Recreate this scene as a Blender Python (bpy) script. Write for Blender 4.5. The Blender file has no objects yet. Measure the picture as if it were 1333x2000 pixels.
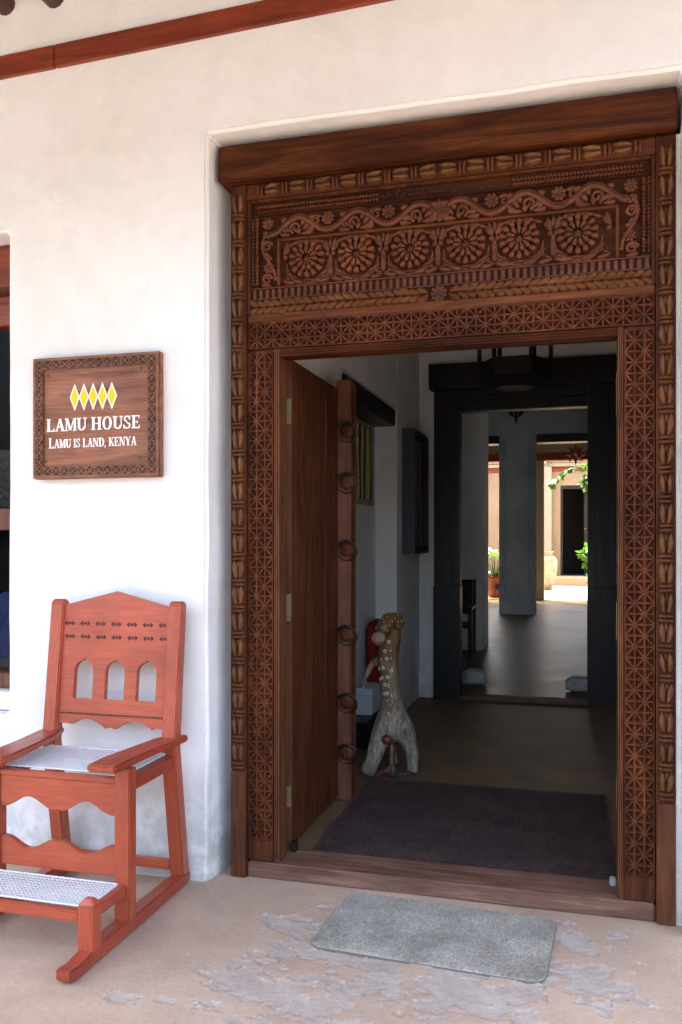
import bpy, bmesh, math, random
from mathutils import Vector, Matrix, noise
R = math.radians
sc = bpy.context.scene
col = sc.collection

# ------------------------------------------------------------------ camera
cd = bpy.data.cameras.new('camera'); cam = bpy.data.objects.new('camera', cd); col.objects.link(cam)
cam.location = (0, 0, 1.45); cam.rotation_euler = (R(90), 0, R(15.5))
cd.sensor_fit = 'VERTICAL'; cd.sensor_height = 36; cd.lens = 1669 / 2000 * 36; cd.shift_y = 0.029
cd.clip_start = 0.05; cd.clip_end = 3000
sc.camera = cam
# ------------------------------------------------------------------ light
SUN_EL, SUN_AZ = R(64), R(-35)              # azimuth measured from +y towards +x
w = bpy.data.worlds.new('World'); sc.world = w; w.use_nodes = True
nt = w.node_tree; bgn = nt.nodes['Background']
sky = nt.nodes.new('ShaderNodeTexSky'); sky.sky_type = 'NISHITA'; sky.sun_disc = False
sky.sun_elevation = SUN_EL; sky.sun_rotation = SUN_AZ
sky.air_density = 1.0; sky.dust_density = 8.0; sky.ozone_density = 0.5
nt.links.new(sky.outputs[0], bgn.inputs[0]); bgn.inputs[1].default_value = 0.15
sd = bpy.data.lights.new('sun', 'SUN'); sd.energy = 2.0; sd.angle = R(0.53); sd.color = (1, .95, .86)
sun = bpy.data.objects.new('sun', sd); col.objects.link(sun); sun.location = (5, 10, 20)
sv = Vector((math.sin(SUN_AZ) * math.cos(SUN_EL), math.cos(SUN_AZ) * math.cos(SUN_EL), math.sin(SUN_EL)))
sun.rotation_euler = (-sv).to_track_quat('-Z', 'Y').to_euler()
sc.view_settings.view_transform = 'Standard'; sc.view_settings.look = 'None'
sc.view_settings.exposure = 3.45; sc.view_settings.gamma = 1.0
sc.cycles.use_denoising = True
sc.cycles.max_bounces = 14; sc.cycles.diffuse_bounces = 10; sc.cycles.glossy_bounces = 5
sc.cycles.sample_clamp_indirect = 8.0

# ------------------------------------------------------------------ materials
def base(name, rough=.6, spec=.4):
    m = bpy.data.materials.new(name); m.use_nodes = True
    nt = m.node_tree; b = nt.nodes['Principled BSDF']
    b.inputs['Roughness'].default_value = rough; b.inputs['Specular IOR Level'].default_value = spec
    return m, nt, b
def N(nt, t, **kw):
    n = nt.nodes.new(t)
    for k, v in kw.items(): setattr(n, k, v)
    return n
def mapping(nt, scale):
    g = N(nt, 'ShaderNodeNewGeometry'); mp = N(nt, 'ShaderNodeMapping'); mp.inputs['Scale'].default_value = scale
    nt.links.new(g.outputs['Position'], mp.inputs['Vector']); return mp.outputs[0]
def noi(nt, vec, scale=1., detail=6., rough=.55, dist=0.):
    n = N(nt, 'ShaderNodeTexNoise'); n.inputs['Scale'].default_value = scale; n.inputs['Detail'].default_value = detail
    n.inputs['Roughness'].default_value = rough; n.inputs['Distortion'].default_value = dist
    nt.links.new(vec, n.inputs['Vector']); return n.outputs['Fac']
def ramp(nt, fac, stops):
    r = N(nt, 'ShaderNodeValToRGB'); e = r.color_ramp.elements
    while len(e) < len(stops): e.new(.5)
    for i, (p, c) in enumerate(stops):
        e[i].position = p; e[i].color = (c[0], c[1], c[2], 1) if isinstance(c, (tuple, list)) else (c, c, c, 1)
    nt.links.new(fac, r.inputs[0]); return r.outputs[0]
def mix(nt, fac, a, b, mode='MIX'):
    n = N(nt, 'ShaderNodeMix'); n.data_type = 'RGBA'; n.blend_type = mode
    if isinstance(fac, float): n.inputs[0].default_value = fac
    else: nt.links.new(fac, n.inputs[0])
    for s, v in ((6, a), (7, b)):
        if isinstance(v, tuple): n.inputs[s].default_value = (*v, 1)
        else: nt.links.new(v, n.inputs[s])
    return n.outputs[2]
def math_(nt, op, a, b=None, clamp=False):
    n = N(nt, 'ShaderNodeMath'); n.operation = op; n.use_clamp = clamp
    for i, v in enumerate((a, b)):
        if v is None: continue
        if isinstance(v, (int, float)): n.inputs[i].default_value = v
        else: nt.links.new(v, n.inputs[i])
    return n.outputs[0]
def bump(nt, b, h, strength=.3, dist=.002):
    n = N(nt, 'ShaderNodeBump'); n.inputs['Strength'].default_value = strength; n.inputs['Distance'].default_value = dist
    nt.links.new(h, n.inputs['Height']); nt.links.new(n.outputs[0], b.inputs['Normal'])
def wood(name, dark, mid, light, axis='z', rough=.42, scale=1., bstr=.25, coat=0., spec=.4, con=1.):
    m, nt, b = base(name, rough, spec)
    s = {'x': (2.2, 26, 26), 'y': (26, 2.2, 26), 'z': (26, 26, 2.2)}[axis]
    v = mapping(nt, tuple(k * scale for k in s))
    n1 = noi(nt, v, 1.0, 7, .6, 1.2)
    s2 = {'x': (9, 190, 190), 'y': (190, 9, 190), 'z': (190, 190, 9)}[axis]
    n2 = noi(nt, mapping(nt, s2), 1.0, 3, .6)
    n3 = noi(nt, mapping(nt, (3, 3, 3)), 1.0, 4, .6)
    c = ramp(nt, n1, [(.28, dark), (.5, mid), (.74, light)])
    f = ramp(nt, n2, [(.35, 1 - .28 * con), (.62, 1 + .08 * con)])
    c = mix(nt, 1.0, c, f, 'MULTIPLY')
    c = mix(nt, 1.0, c, ramp(nt, n3, [(.3, 1 - .25 * con), (.7, 1 + .2 * con)]), 'MULTIPLY')
    nt.links.new(c, b.inputs['Base Color'])
    nt.links.new(ramp(nt, n1, [(.3, rough + .12), (.7, max(rough - .08, .05))]), b.inputs['Roughness'])
    bump(nt, b, math_(nt, 'ADD', math_(nt, 'MULTIPLY', n2, .6), n1), bstr, .0015)
    b.inputs['Coat Weight'].default_value = coat; b.inputs['Coat Roughness'].default_value = .25
    return m
def plain(name, c, rough=.6, var=.15, scale=20, metal=0., spec=.4, bstr=.1, bdist=.002):
    m, nt, b = base(name, rough, spec)
    n = noi(nt, mapping(nt, (scale,) * 3), 1, 6, .6)
    lo = tuple(k * (1 - var) for k in c); hi = tuple(min(k * (1 + var), 1) for k in c)
    nt.links.new(ramp(nt, n, [(.3, lo), (.7, hi)]), b.inputs['Base Color'])
    b.inputs['Metallic'].default_value = metal
    bump(nt, b, n, bstr, bdist); return m
def plaster(name, c, dirt=True, mott=.1):
    m, nt, b = base(name, .85, .2)
    pos = mapping(nt, (1, 1, 1))
    n1 = noi(nt, pos, 1.6, 8, .62, .4); n2 = noi(nt, pos, 9, 6, .6); n3 = noi(nt, pos, 70, 4, .6)
    cc = ramp(nt, n1, [(.3, tuple(k * (1 - mott) * f for k, f in zip(c, (1, .985, .955)))), (.62, c)])
    cc = mix(nt, 1.0, cc, ramp(nt, n2, [(.3, .95), (.65, 1.0)]), 'MULTIPLY')
    if dirt:
        sp = N(nt, 'ShaderNodeSeparateXYZ'); nt.links.new(pos, sp.inputs[0])
        zz = math_(nt, 'ADD', sp.outputs[2], math_(nt, 'MULTIPLY', math_(nt, 'SUBTRACT', n1, .5), .9))
        mk = ramp(nt, zz, [(.0, 1.), (.55, 0.)])
        mk2 = ramp(nt, n2, [(.38, 0.), (.56, 1.)])
        d = math_(nt, 'MULTIPLY', math_(nt, 'MULTIPLY', mk, mk2), .8)
        cc = mix(nt, d, cc, (.40, .395, .34))
        vo = N(nt, 'ShaderNodeTexVoronoi'); vo.feature = 'DISTANCE_TO_EDGE'; vo.inputs['Scale'].default_value = .9
        va = N(nt, 'ShaderNodeVectorMath'); va.operation = 'ADD'; nz = N(nt, 'ShaderNodeTexNoise'); nz.inputs['Scale'].default_value = 3.; nz.inputs['Detail'].default_value = 8
        nt.links.new(pos, nz.inputs['Vector']); nt.links.new(pos, va.inputs[0]); nt.links.new(nz.outputs['Color'], va.inputs[1]); nt.links.new(va.outputs[0], vo.inputs['Vector'])
        ck = math_(nt, 'MULTIPLY', ramp(nt, vo.outputs['Distance'], [(.0, 1.), (.006, 0.)]), ramp(nt, noi(nt, pos, 1.1, 3, .5), [(.52, 0.), (.60, 1.)]))
        cc = mix(nt, math_(nt, 'MULTIPLY', ck, .10), cc, (.36, .32, .28))
        pk = math_(nt, 'MULTIPLY', ramp(nt, noi(nt, pos, 28, 4, .7), [(.66, 0.), (.72, 1.)]), .10)
        cc = mix(nt, pk, cc, (.45, .41, .36))
    nt.links.new(cc, b.inputs['Base Color'])
    bump(nt, b, math_(nt, 'ADD', math_(nt, 'MULTIPLY', n2, 1.2), math_(nt, 'ADD', math_(nt, 'MULTIPLY', n3, .25), math_(nt, 'MULTIPLY', n1, 2.0))), .5, .009)
    return m
def vfloor():
    m, nt, b = base('worn_cement', .75, .3)
    pos = mapping(nt, (1, 1, 1))
    big = noi(nt, pos, 1.7, 6, .6, .3); fine = noi(nt, pos, 55, 5, .7); grit = noi(nt, pos, 260, 3, .7)
    c = ramp(nt, big, [(.3, (.36, .248, .175)), (.55, (.47, .335, .24)), (.75, (.545, .41, .31))])
    c = mix(nt, 1.0, c, ramp(nt, fine, [(.3, .86), (.7, 1.06)]), 'MULTIPLY')
    at = N(nt, 'ShaderNodeAttribute'); at.attribute_name = 'flake'; mk = at.outputs['Fac']
    ar = N(nt, 'ShaderNodeAttribute'); ar.attribute_name = 'rim'; rim = ar.outputs['Fac']
    gc = ramp(nt, noi(nt, pos, 9, 8, .7), [(.3, (.32, .265, .22)), (.7, (.49, .42, .36))])
    gc = mix(nt, 1.0, gc, ramp(nt, grit, [(.3, .84), (.7, 1.1)]), 'MULTIPLY')
    c = mix(nt, math_(nt, 'MULTIPLY', mk, .8), c, gc)
    c = mix(nt, math_(nt, 'MULTIPLY', rim, .55), c, (.66, .60, .56))
    sp = ramp(nt, noi(nt, pos, 130, 3, .7), [(.68, 0.), (.74, 1.)])
    c = mix(nt, math_(nt, 'MULTIPLY', sp, .35), c, (.16, .12, .10))
    ds = ramp(nt, noi(nt, mapping(nt, (.9, 1.6, 1)), 1.3, 6, .65, .6), [(.50, 0.), (.70, 1.)])
    c = mix(nt, math_(nt, 'MULTIPLY', ds, .30), c, (.27, .19, .15))
    nt.links.new(c, b.inputs['Base Color'])
    h = math_(nt, 'ADD', math_(nt, 'MULTIPLY', mk, -.2), math_(nt, 'ADD', math_(nt, 'MULTIPLY', fine, .35), math_(nt, 'MULTIPLY', grit, .2)))
    h = math_(nt, 'ADD', h, math_(nt, 'MULTIPLY', math_(nt, 'MULTIPLY', noi(nt, pos, 38, 5, .7), mk), .9))
    bump(nt, b, math_(nt, 'ADD', h, big), .8, .006)
    return m
def matfib(name, c1, c2, scale=420, bd=.004):
    m, nt, b = base(name, .95, .1)
    pos = mapping(nt, (1, 1, 1)); n = noi(nt, pos, scale, 3, .8); n2 = noi(nt, pos, 6, 5, .6)
    c = ramp(nt, n, [(.32, c1), (.68, c2)])
    c = mix(nt, 1.0, c, ramp(nt, n2, [(.3, .72), (.7, 1.15)]), 'MULTIPLY')
    nt.links.new(c, b.inputs['Base Color']); bump(nt, b, n, 1.0, bd); return m
def polished():
    m, nt, b = base('polished_brown_screed', .3, .10)
    pos = mapping(nt, (1, 1, 1)); n = noi(nt, pos, 1.1, 7, .6, .6); n2 = noi(nt, pos, 14, 6, .65)
    c = ramp(nt, n, [(.3, (.070, .048, .018)), (.55, (.11, .074, .028)), (.75, (.155, .108, .045))])
    c = mix(nt, 1.0, c, ramp(nt, n2, [(.3, .8), (.7, 1.1)]), 'MULTIPLY')
    nt.links.new(c, b.inputs['Base Color'])
    nt.links.new(ramp(nt, n, [(.3, .30), (.7, .40)]), b.inputs['Roughness'])
    return m
def glass():
    m, nt, b = base('window_glass', .03, .5)
    b.inputs['Base Color'].default_value = (.9, .95, .95, 1); b.inputs['Transmission Weight'].default_value = 1.0
    b.inputs['IOR'].default_value = 1.1; return m
def leafm(name, c):
    m, nt, b = base(name, .45, .4)
    n = noi(nt, mapping(nt, (14, 14, 14)), 1, 4, .6)
    nt.links.new(ramp(nt, n, [(.3, tuple(k * .6 for k in c)), (.7, tuple(k * 1.35 for k in c))]), b.inputs['Base Color'])
    t = N(nt, 'ShaderNodeBsdfTranslucent'); t.inputs[0].default_value = (c[0] * 1.6, c[1] * 1.7, c[2], 1)
    mx = N(nt, 'ShaderNodeMixShader'); mx.inputs[0].default_value = .35
    nt.links.new(b.outputs[0], mx.inputs[1]); nt.links.new(t.outputs[0], mx.inputs[2])
    nt.links.new(mx.outputs[0], nt.nodes['Material Output'].inputs[0]); return m
def statue_mat():
    m, nt, b = base('driftwood', .6, .3)
    pos = mapping(nt, (1, 1, 1)); n = noi(nt, mapping(nt, (40, 40, 7)), 1, 6, .65, .8); n2 = noi(nt, pos, 9, 5, .6)
    brown = ramp(nt, n, [(.3, (.10, .045, .014)), (.7, (.23, .12, .046))])
    grey = ramp(nt, n, [(.3, (.13, .105, .075)), (.7, (.42, .365, .28))])
    sp = N(nt, 'ShaderNodeSeparateXYZ'); nt.links.new(pos, sp.inputs[0])
    dk = ramp(nt, noi(nt, mapping(nt, (60, 60, 9)), 1, 5, .7, 1.5), [(.36, .25), (.52, 1.)])
    k = math_(nt, 'ADD', sp.outputs[2], math_(nt, 'MULTIPLY', math_(nt, 'SUBTRACT', n2, .5), 1.1))
    c = mix(nt, ramp(nt, k, [(.30, 0.), (.85, 1.)]), grey, brown)
    c = mix(nt, 1.0, c, dk, 'MULTIPLY')
    nt.links.new(c, b.inputs['Base Color']); bump(nt, b, n, .9, .008); return m

M = {}
M['plaster'] = plaster('white_lime_plaster', (.79, .785, .765))
M['iplaster'] = plaster('interior_plaster', (.76, .77, .765), mott=.14)
M['cream'] = plaster('cream_plaster', (.31, .235, .15), dirt=False)
M['creamlight'] = plaster('pale_cream_plaster', (.38, .325, .235), dirt=False)
M['hallplaster'] = plaster('grey_hall_plaster', (.27, .32, .375), dirt=False, mott=.25)
M['hallceil'] = plain('dark_ceiling_board', (.10, .09, .085), .8)
M['efloor'] = plain('brown_screed', (.165, .098, .052), .5, .25, 3, 0, .22, .03)
M['vfloor'] = vfloor(); M['ifloor'] = polished()
M['cfloor'] = plain('courtyard_screed', (.42, .33, .23), .8, .12, 5)
M['sand'] = plain('damp_sand', (.13, .112, .095), .9, .15, 2)
M['frame'] = wood('carved_dark_wood', (.032, .0085, .0030), (.078, .0210, .0070), (.140, .042, .0140), 'z', .48, spec=.16)
M['framex'] = wood('carved_dark_wood_along', (.032, .0080, .0028), (.080, .0205, .0066), (.145, .042, .0135), 'x', .48, spec=.16)
M['relief'] = wood('polished_highlight_relief', (.052, .0140, .0050), (.104, .028, .0095), (.165, .050, .017), 'x', .42, spec=.25)  # raised carving lightened: highlight put into the wood colour
M['ground'] = wood('shaded_stained_ground', (.018, .005, .0018), (.038, .0105, .0036), (.066, .020, .0068), 'x', .6, spec=.08)  # recess shade put into the colour, on top of dark varnish
M['lintel'] = wood('lintel_wood', (.018, .005, .002), (.058, .015, .0045), (.135, .040, .011), 'x', .55, .5, .6, spec=.12)
M['tulip'] = wood('waxed_ochre_wood', (.070, .024, .0085), (.130, .050, .0175), (.19, .080, .030), 'z', .45, spec=.22)
M['tulip2'] = wood('braid_wood', (.065, .021, .0075), (.115, .041, .0145), (.165, .065, .025), 'x', .52, spec=.12)
M['strip'] = wood('red_strip_wood', (.070, .019, .006), (.12, .036, .0115), (.17, .058, .020), 'x', .52, spec=.12)
M['bead'] = wood('bead_wood', (.062, .020, .0085), (.105, .037, .0155), (.15, .058, .026), 'z', .52, spec=.12)
M['thresh'] = wood('worn_threshold_wood', (.075, .031, .019), (.15, .068, .042), (.26, .14, .095), 'x', .62)
M['trim'] = wood('red_trim_wood', (.13, .018, .006), (.21, .035, .011), (.28, .055, .018), 'x', .4, .6)
M['leafwood'] = wood('door_plank_wood', (.035, .0095, .0035), (.080, .022, .0072), (.13, .039, .0125), 'z', .48, .8, spec=.18)
M['postwood'] = wood('door_post_wood', (.085, .028, .015), (.14, .050, .027), (.195, .078, .045), 'z', .45, spec=.3)
M['chair'] = wood('red_chair_varnish', (.34, .062, .027), (.39, .074, .033), (.44, .092, .043), 'z', .34, .55, .15, .15, .35, .7)
M['chairx'] = wood('red_chair_varnish_across', (.34, .062, .027), (.39, .074, .033), (.44, .092, .043), 'x', .34, .55, .15, .15, .35, .7)
M['chairy'] = wood('red_chair_varnish_deep', (.28, .044, .020), (.33, .056, .026), (.38, .074, .036), 'y', .34, .55, .15, .15, .35, .7)
M['notch'] = plain('notch_brown', (.05, .014, .008), .7)
M['sign'] = wood('sign_wood', (.11, .034, .013), (.25, .085, .034), (.36, .14, .062), 'x', .4, .7)
M['signd'] = wood('sign_border_wood', (.075, .030, .015), (.15, .062, .030), (.22, .10, .052), 'x')
M['white'] = plain('white_paint', (.85, .84, .81), .6, .04)
M['yellow'] = plain('yellow_paint', (.83, .52, .004), .55, .05)
M['screw'] = plain('dark_screw', (.06, .04, .03), .5)
M['cane'] = plain('white_cane', (.62, .61, .60), .6, .12, 60)
M['ebony'] = wood('blackened_wood', (.004, .0026, .0026), (.008, .005, .0048), (.016, .010, .0095), 'z', .4)
M['ebonyx'] = wood('blackened_wood_along', (.004, .0026, .0026), (.008, .005, .0048), (.016, .010, .0095), 'x', .4)
M['iron'] = plain('dark_iron', (.05, .042, .042), .42, .3, 60, .85)
M['brass'] = plain('old_brass', (.42, .33, .17), .45, .25, 50, .7)
M['lamp'] = plain('black_lantern_metal', (.007, .005, .0045), .6, .3, 40, .0, .2)
M['matgrey'] = matfib('grey_bristle', (.28, .245, .195), (.61, .555, .47), 150, .008)
M['matbrown'] = matfib('brown_coir', (.018, .011, .011), (.15, .098, .086), 150, .008)
M['rubber'] = plain('mat_rubber', (.14, .13, .11), .8)
M['drift'] = statue_mat()
M['headbrown'] = wood('brown_carved_head', (.06, .026, .008), (.12, .055, .017), (.18, .09, .032), 'z')
M['snout'] = plain('pale_snout', (.24, .16, .10), .6, .35, 60)
M['eyewhite'] = plain('pale_ring_paint', (.72, .66, .46), .6)
M['eyeblack'] = plain('black_dot_paint', (.015, .012, .01), .6)
M['birdwood'] = wood('russet_wood', (.06, .02, .010), (.13, .045, .022), (.20, .075, .04), 'z')
M['slate'] = plain('slate_paint', (.05, .055, .075), .5, .3, 30)
M['canvas'] = plain('grey_canvas', (.28, .29, .265), .9, .12, 60)
M['black'] = plain('black_paint', (.012, .012, .012), .6)
M['ochre'] = plain('ochre_thread', (.42, .34, .10), .8)
M['stone'] = plain('coral_stone', (.46, .45, .42), .9, .3, 26, bstr=.8, bdist=.012)
M['red'] = plain('red_cloth', (.22, .007, .010), .9, .2, 12)
M['bluecloth'] = plain('blue_cloth', (.014, .02, .085), .9, .2, 12)
M['greybox'] = plain('pale_plastic', (.62, .66, .70), .5, .08)
M['terra'] = plain('terracotta', (.20, .062, .028), .8, .2, 18)
M['urn'] = plain('weathered_urn_clay', (.30, .26, .19), .85, .3, 9, bstr=.5, bdist=.01)
M['soil'] = plain('soil', (.05, .035, .025), .95, .3, 60)
M['leaf'] = leafm('green_leaf', (.022, .065, .012)); M['leafl'] = leafm('bright_leaf', (.035, .095, .008))
M['stem'] = plain('plant_stem', (.10, .14, .04), .7)
M['pole'] = wood('mangrove_pole', (.045, .014, .007), (.085, .026, .012), (.12, .042, .02), 'y')
M['glass'] = glass()
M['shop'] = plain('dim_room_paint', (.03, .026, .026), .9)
M['amber'] = plain('amber_lantern', (.20, .065, .022), .6)

# ------------------------------------------------------------------ mesh tools
Wd = {}
class MB:
    def __init__(s): s.v = []; s.f = []
    def quadstrip(s): pass
    def box(s, x0, x1, y0, y1, z0, z1):
        i = len(s.v)
        s.v += [(x0, y0, z0), (x1, y0, z0), (x1, y1, z0), (x0, y1, z0), (x0, y0, z1), (x1, y0, z1), (x1, y1, z1), (x0, y1, z1)]
        s.f += [tuple(i + k for k in q) for q in ((0, 3, 2, 1), (4, 5, 6, 7), (0, 1, 5, 4), (1, 2, 6, 5), (2, 3, 7, 6), (3, 0, 4, 7))]
        return s
    def hexa(s, lo, hi):
        i = len(s.v); s.v += list(lo) + list(hi)
        s.f += [tuple(i + k for k in q) for q in ((0, 3, 2, 1), (4, 5, 6, 7), (0, 1, 5, 4), (1, 2, 6, 5), (2, 3, 7, 6), (3, 0, 4, 7))]
        return s
    def bar(s, p, q, w, d, up=(0, 0, 1)):
        p, q = Vector(p), Vector(q); t = (q - p).normalized(); a = t.cross(Vector(up))
        if a.length < 1e-4: a = t.cross(Vector((0, 1, 0)))
        a.normalize(); b = a.cross(t).normalized()
        f = lambda c: [tuple(c - a * w / 2 - b * d / 2), tuple(c + a * w / 2 - b * d / 2), tuple(c + a * w / 2 + b * d / 2), tuple(c - a * w / 2 + b * d / 2)]
        return s.hexa(f(p), f(q))
    def prism(s, poly, y0, y1, m=None):
        """poly in (x,z) counter-clockwise seen from -y; extruded y0..y1"""
        i = len(s.v); n = len(poly)
        s.v += [(x, y0, z) for x, z in poly] + [(x, y1, z) for x, z in poly]
        s.f.append(tuple(range(i, i + n))); s.f.append(tuple(range(i + 2 * n - 1, i + n - 1, -1)))
        for k in range(n): s.f.append((i + (k + 1) % n, i + k, i + n + k, i + n + (k + 1) % n))
        return s
    def tube(s, path, rad, n=8, cap=True):
        P = [Vector(p) for p in path]; i0 = len(s.v); prev = None
        for k, p in enumerate(P):
            t = (P[min(k + 1, len(P) - 1)] - P[max(k - 1, 0)]).normalized()
            if prev is None:
                a = t.cross(Vector((0, 1, 0)))
                if a.length < .05: a = t.cross(Vector((1, 0, 0)))
            else: a = prev - t * prev.dot(t)
            a.normalize(); prev = a; b = t.cross(a)
            r = rad[k] if isinstance(rad, (list, tuple)) else rad
            for j in range(n):
                an = 2 * math.pi * j / n; s.v.append(tuple(p + a * r * math.cos(an) + b * r * math.sin(an)))
        for k in range(len(P) - 1):
            for j in range(n):
                s.f.append((i0 + k * n + j, i0 + k * n + (j + 1) % n, i0 + (k + 1) * n + (j + 1) % n, i0 + (k + 1) * n + j))
        if cap:
            s.f.append(tuple(i0 + j for j in range(n - 1, -1, -1))); e = i0 + (len(P) - 1) * n; s.f.append(tuple(e + j for j in range(n)))
        return s
    def lathe(s, prof, c=(0, 0, 0), n=24):
        i0 = len(s.v)
        for r, z in prof:
            for j in range(n):
                a = 2 * math.pi * j / n; s.v.append((c[0] + r * math.cos(a), c[1] + r * math.sin(a), c[2] + z))
        for k in range(len(prof) - 1):
            for j in range(n): s.f.append((i0 + k * n + j, i0 + k * n + (j + 1) % n, i0 + (k + 1) * n + (j + 1) % n, i0 + (k + 1) * n + j))
        s.f.append(tuple(i0 + j for j in range(n - 1, -1, -1))); e = i0 + (len(prof) - 1) * n; s.f.append(tuple(e + j for j in range(n)))
        return s
    def torus(s, c, R_, r, n=28, k=8, M_=None):
        i0 = len(s.v); M_ = M_ or Matrix()
        for i in range(n):
            a = 2 * math.pi * i / n
            for j in range(k):
                b = 2 * math.pi * j / k
                p = M_ @ Vector(((R_ + r * math.cos(b)) * math.cos(a), r * math.sin(b), (R_ + r * math.cos(b)) * math.sin(a)))
                s.v.append(tuple(p + Vector(c)))
        for i in range(n):
            for j in range(k):
                s.f.append((i0 + i * k + j, i0 + i * k + (j + 1) % k, i0 + ((i + 1) % n) * k + (j + 1) % k, i0 + ((i + 1) % n) * k + j))
        return s
    def ball(s, c, r, n=14, m=9):
        i0 = len(s.v); r = (r, r, r) if not isinstance(r, (tuple, list)) else r
        for i in range(m + 1):
            t = math.pi * i / m
            for j in range(n):
                a = 2 * math.pi * j / n
                s.v.append((c[0] + r[0] * math.sin(t) * math.cos(a), c[1] + r[1] * math.sin(t) * math.sin(a), c[2] + r[2] * math.cos(t)))
        for i in range(m):
            for j in range(n): s.f.append((i0 + i * n + j, i0 + (i + 1) * n + j, i0 + (i + 1) * n + (j + 1) % n, i0 + i * n + (j + 1) % n))
        return s
    def petal(s, L, w0, w1, h, groove=.0, nl=8, nw=6, tip=.5, M_=None):
        """domed petal lying in the x-z plane, length along +x from 0, bulging to -y"""
        i0 = len(s.v)
        for i in range(nl + 1):
            t = i / nl
            wd = (w0 + (w1 - w0) * math.sin(min(t / .68, 1) * math.pi / 2)) * (1 if t < .68 else max(0, 1 - ((t - .68) / .32) ** 2) ** tip)
            if i == 0: wd = w0 * .6
            for j in range(nw + 1):
                u = -1 + 2 * j / nw
                hh = h * (max(0, 1 - u * u) ** .55) * (.35 + .65 * math.sin(math.pi * min(t * .62 + .18, 1)))
                if groove: hh -= groove * math.exp(-(u / .22) ** 2) * math.sin(math.pi * t)
                p = Vector((L * t, -hh, wd * u)); s.v.append(tuple(M_ @ p if M_ else p))
        for i in range(nl):
            for j in range(nw):
                a = i0 + i * (nw + 1) + j; s.f.append((a, a + nw + 1, a + nw + 2, a + 1))
        return s
    def mesh(s, name, mat, smooth=False, bevel=0., seg=2, merge=False):
        me = bpy.data.meshes.new(name); me.from_pydata(s.v, [], s.f)
        if bevel or merge:
            bm = bmesh.new(); bm.from_mesh(me)
            if merge: bmesh.ops.remove_doubles(bm, verts=bm.verts, dist=1e-5)
            bmesh.ops.recalc_face_normals(bm, faces=bm.faces)
            if bevel:
                ed = [e for e in bm.edges if len(e.link_faces) == 2 and e.calc_face_angle(0) > .5]
                bmesh.ops.bevel(bm, geom=ed, offset=bevel, segments=seg, affect='EDGES', clamp_overlap=True)
            bm.to_mesh(me); bm.free()
        me.materials.append(M[mat])
        if smooth: me.polygons.foreach_set('use_smooth', [True] * len(me.polygons))
        me.update(); return me
    def build(s, name, mat, parent=None, smooth=False, bevel=0., seg=2, merge=False):
        return link(name, s.mesh(name, mat, smooth, bevel, seg, merge), parent)
def link(name, me, parent=None, mw=None):
    o = bpy.data.objects.new(name, me); col.objects.link(o)
    if mw is not None: o.matrix_basis = mw
    Wd[o.name] = mw.copy() if mw is not None else Matrix()
    if parent is not None:
        o.parent = parent; o.matrix_parent_inverse = Wd[parent.name].inverted()
    return o
def tag(o, label=None, cat=None, group=None, kind=None):
    if label: o['label'] = label
    if cat: o['category'] = cat
    if group: o['group'] = group
    if kind: o['kind'] = kind
    return o
def thing(name, loc, label, cat, group=None):
    o = bpy.data.objects.new(name, None); col.objects.link(o); o.location = loc; o.empty_display_size = .1
    Wd[o.name] = Matrix.Translation(loc); return tag(o, label, cat, group)
def T(x, y, z): return Matrix.Translation((x, y, z))
def RY(a): return Matrix.Rotation(a, 4, 'Y')
def dirY(dx, dz):      # rotation about y that takes local +x to (dx,dz)
    return Matrix.Rotation(-math.atan2(dz, dx), 4, 'Y')
rng = random.Random(7)

# ================================================================== SETTING
def rough_grid(name, mat, x0, x1, y0, y1, z, step, amp):
    nx, ny = max(1, round((x1 - x0) / step)), max(1, round((y1 - y0) / step)); b = MB()
    for j in range(ny + 1):
        for i in range(nx + 1):
            x, y = x0 + (x1 - x0) * i / nx, y0 + (y1 - y0) * j / ny
            b.v.append((x, y, z + amp * noise.noise(Vector((x * 2.3, y * 2.3, 1.7)))))
    for j in range(ny):
        for i in range(nx):
            a = j * (nx + 1) + i; b.f.append((a, a + 1, a + nx + 2, a + nx + 1))
    return tag(b.build(name, mat, smooth=True), kind='structure')
tag(MB().box(-900, 900, -900, 900, -.6, -.30).build('ground', 'sand'), kind='structure')
M['sea'] = plain('sea_water', (.02, .05, .06), .12, .2, .4, 0, .5, .6, .05)
tag(MB().box(-900, 900, -900, -7, -.295, -.285).build('sea', 'sea'), kind='structure')
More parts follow.
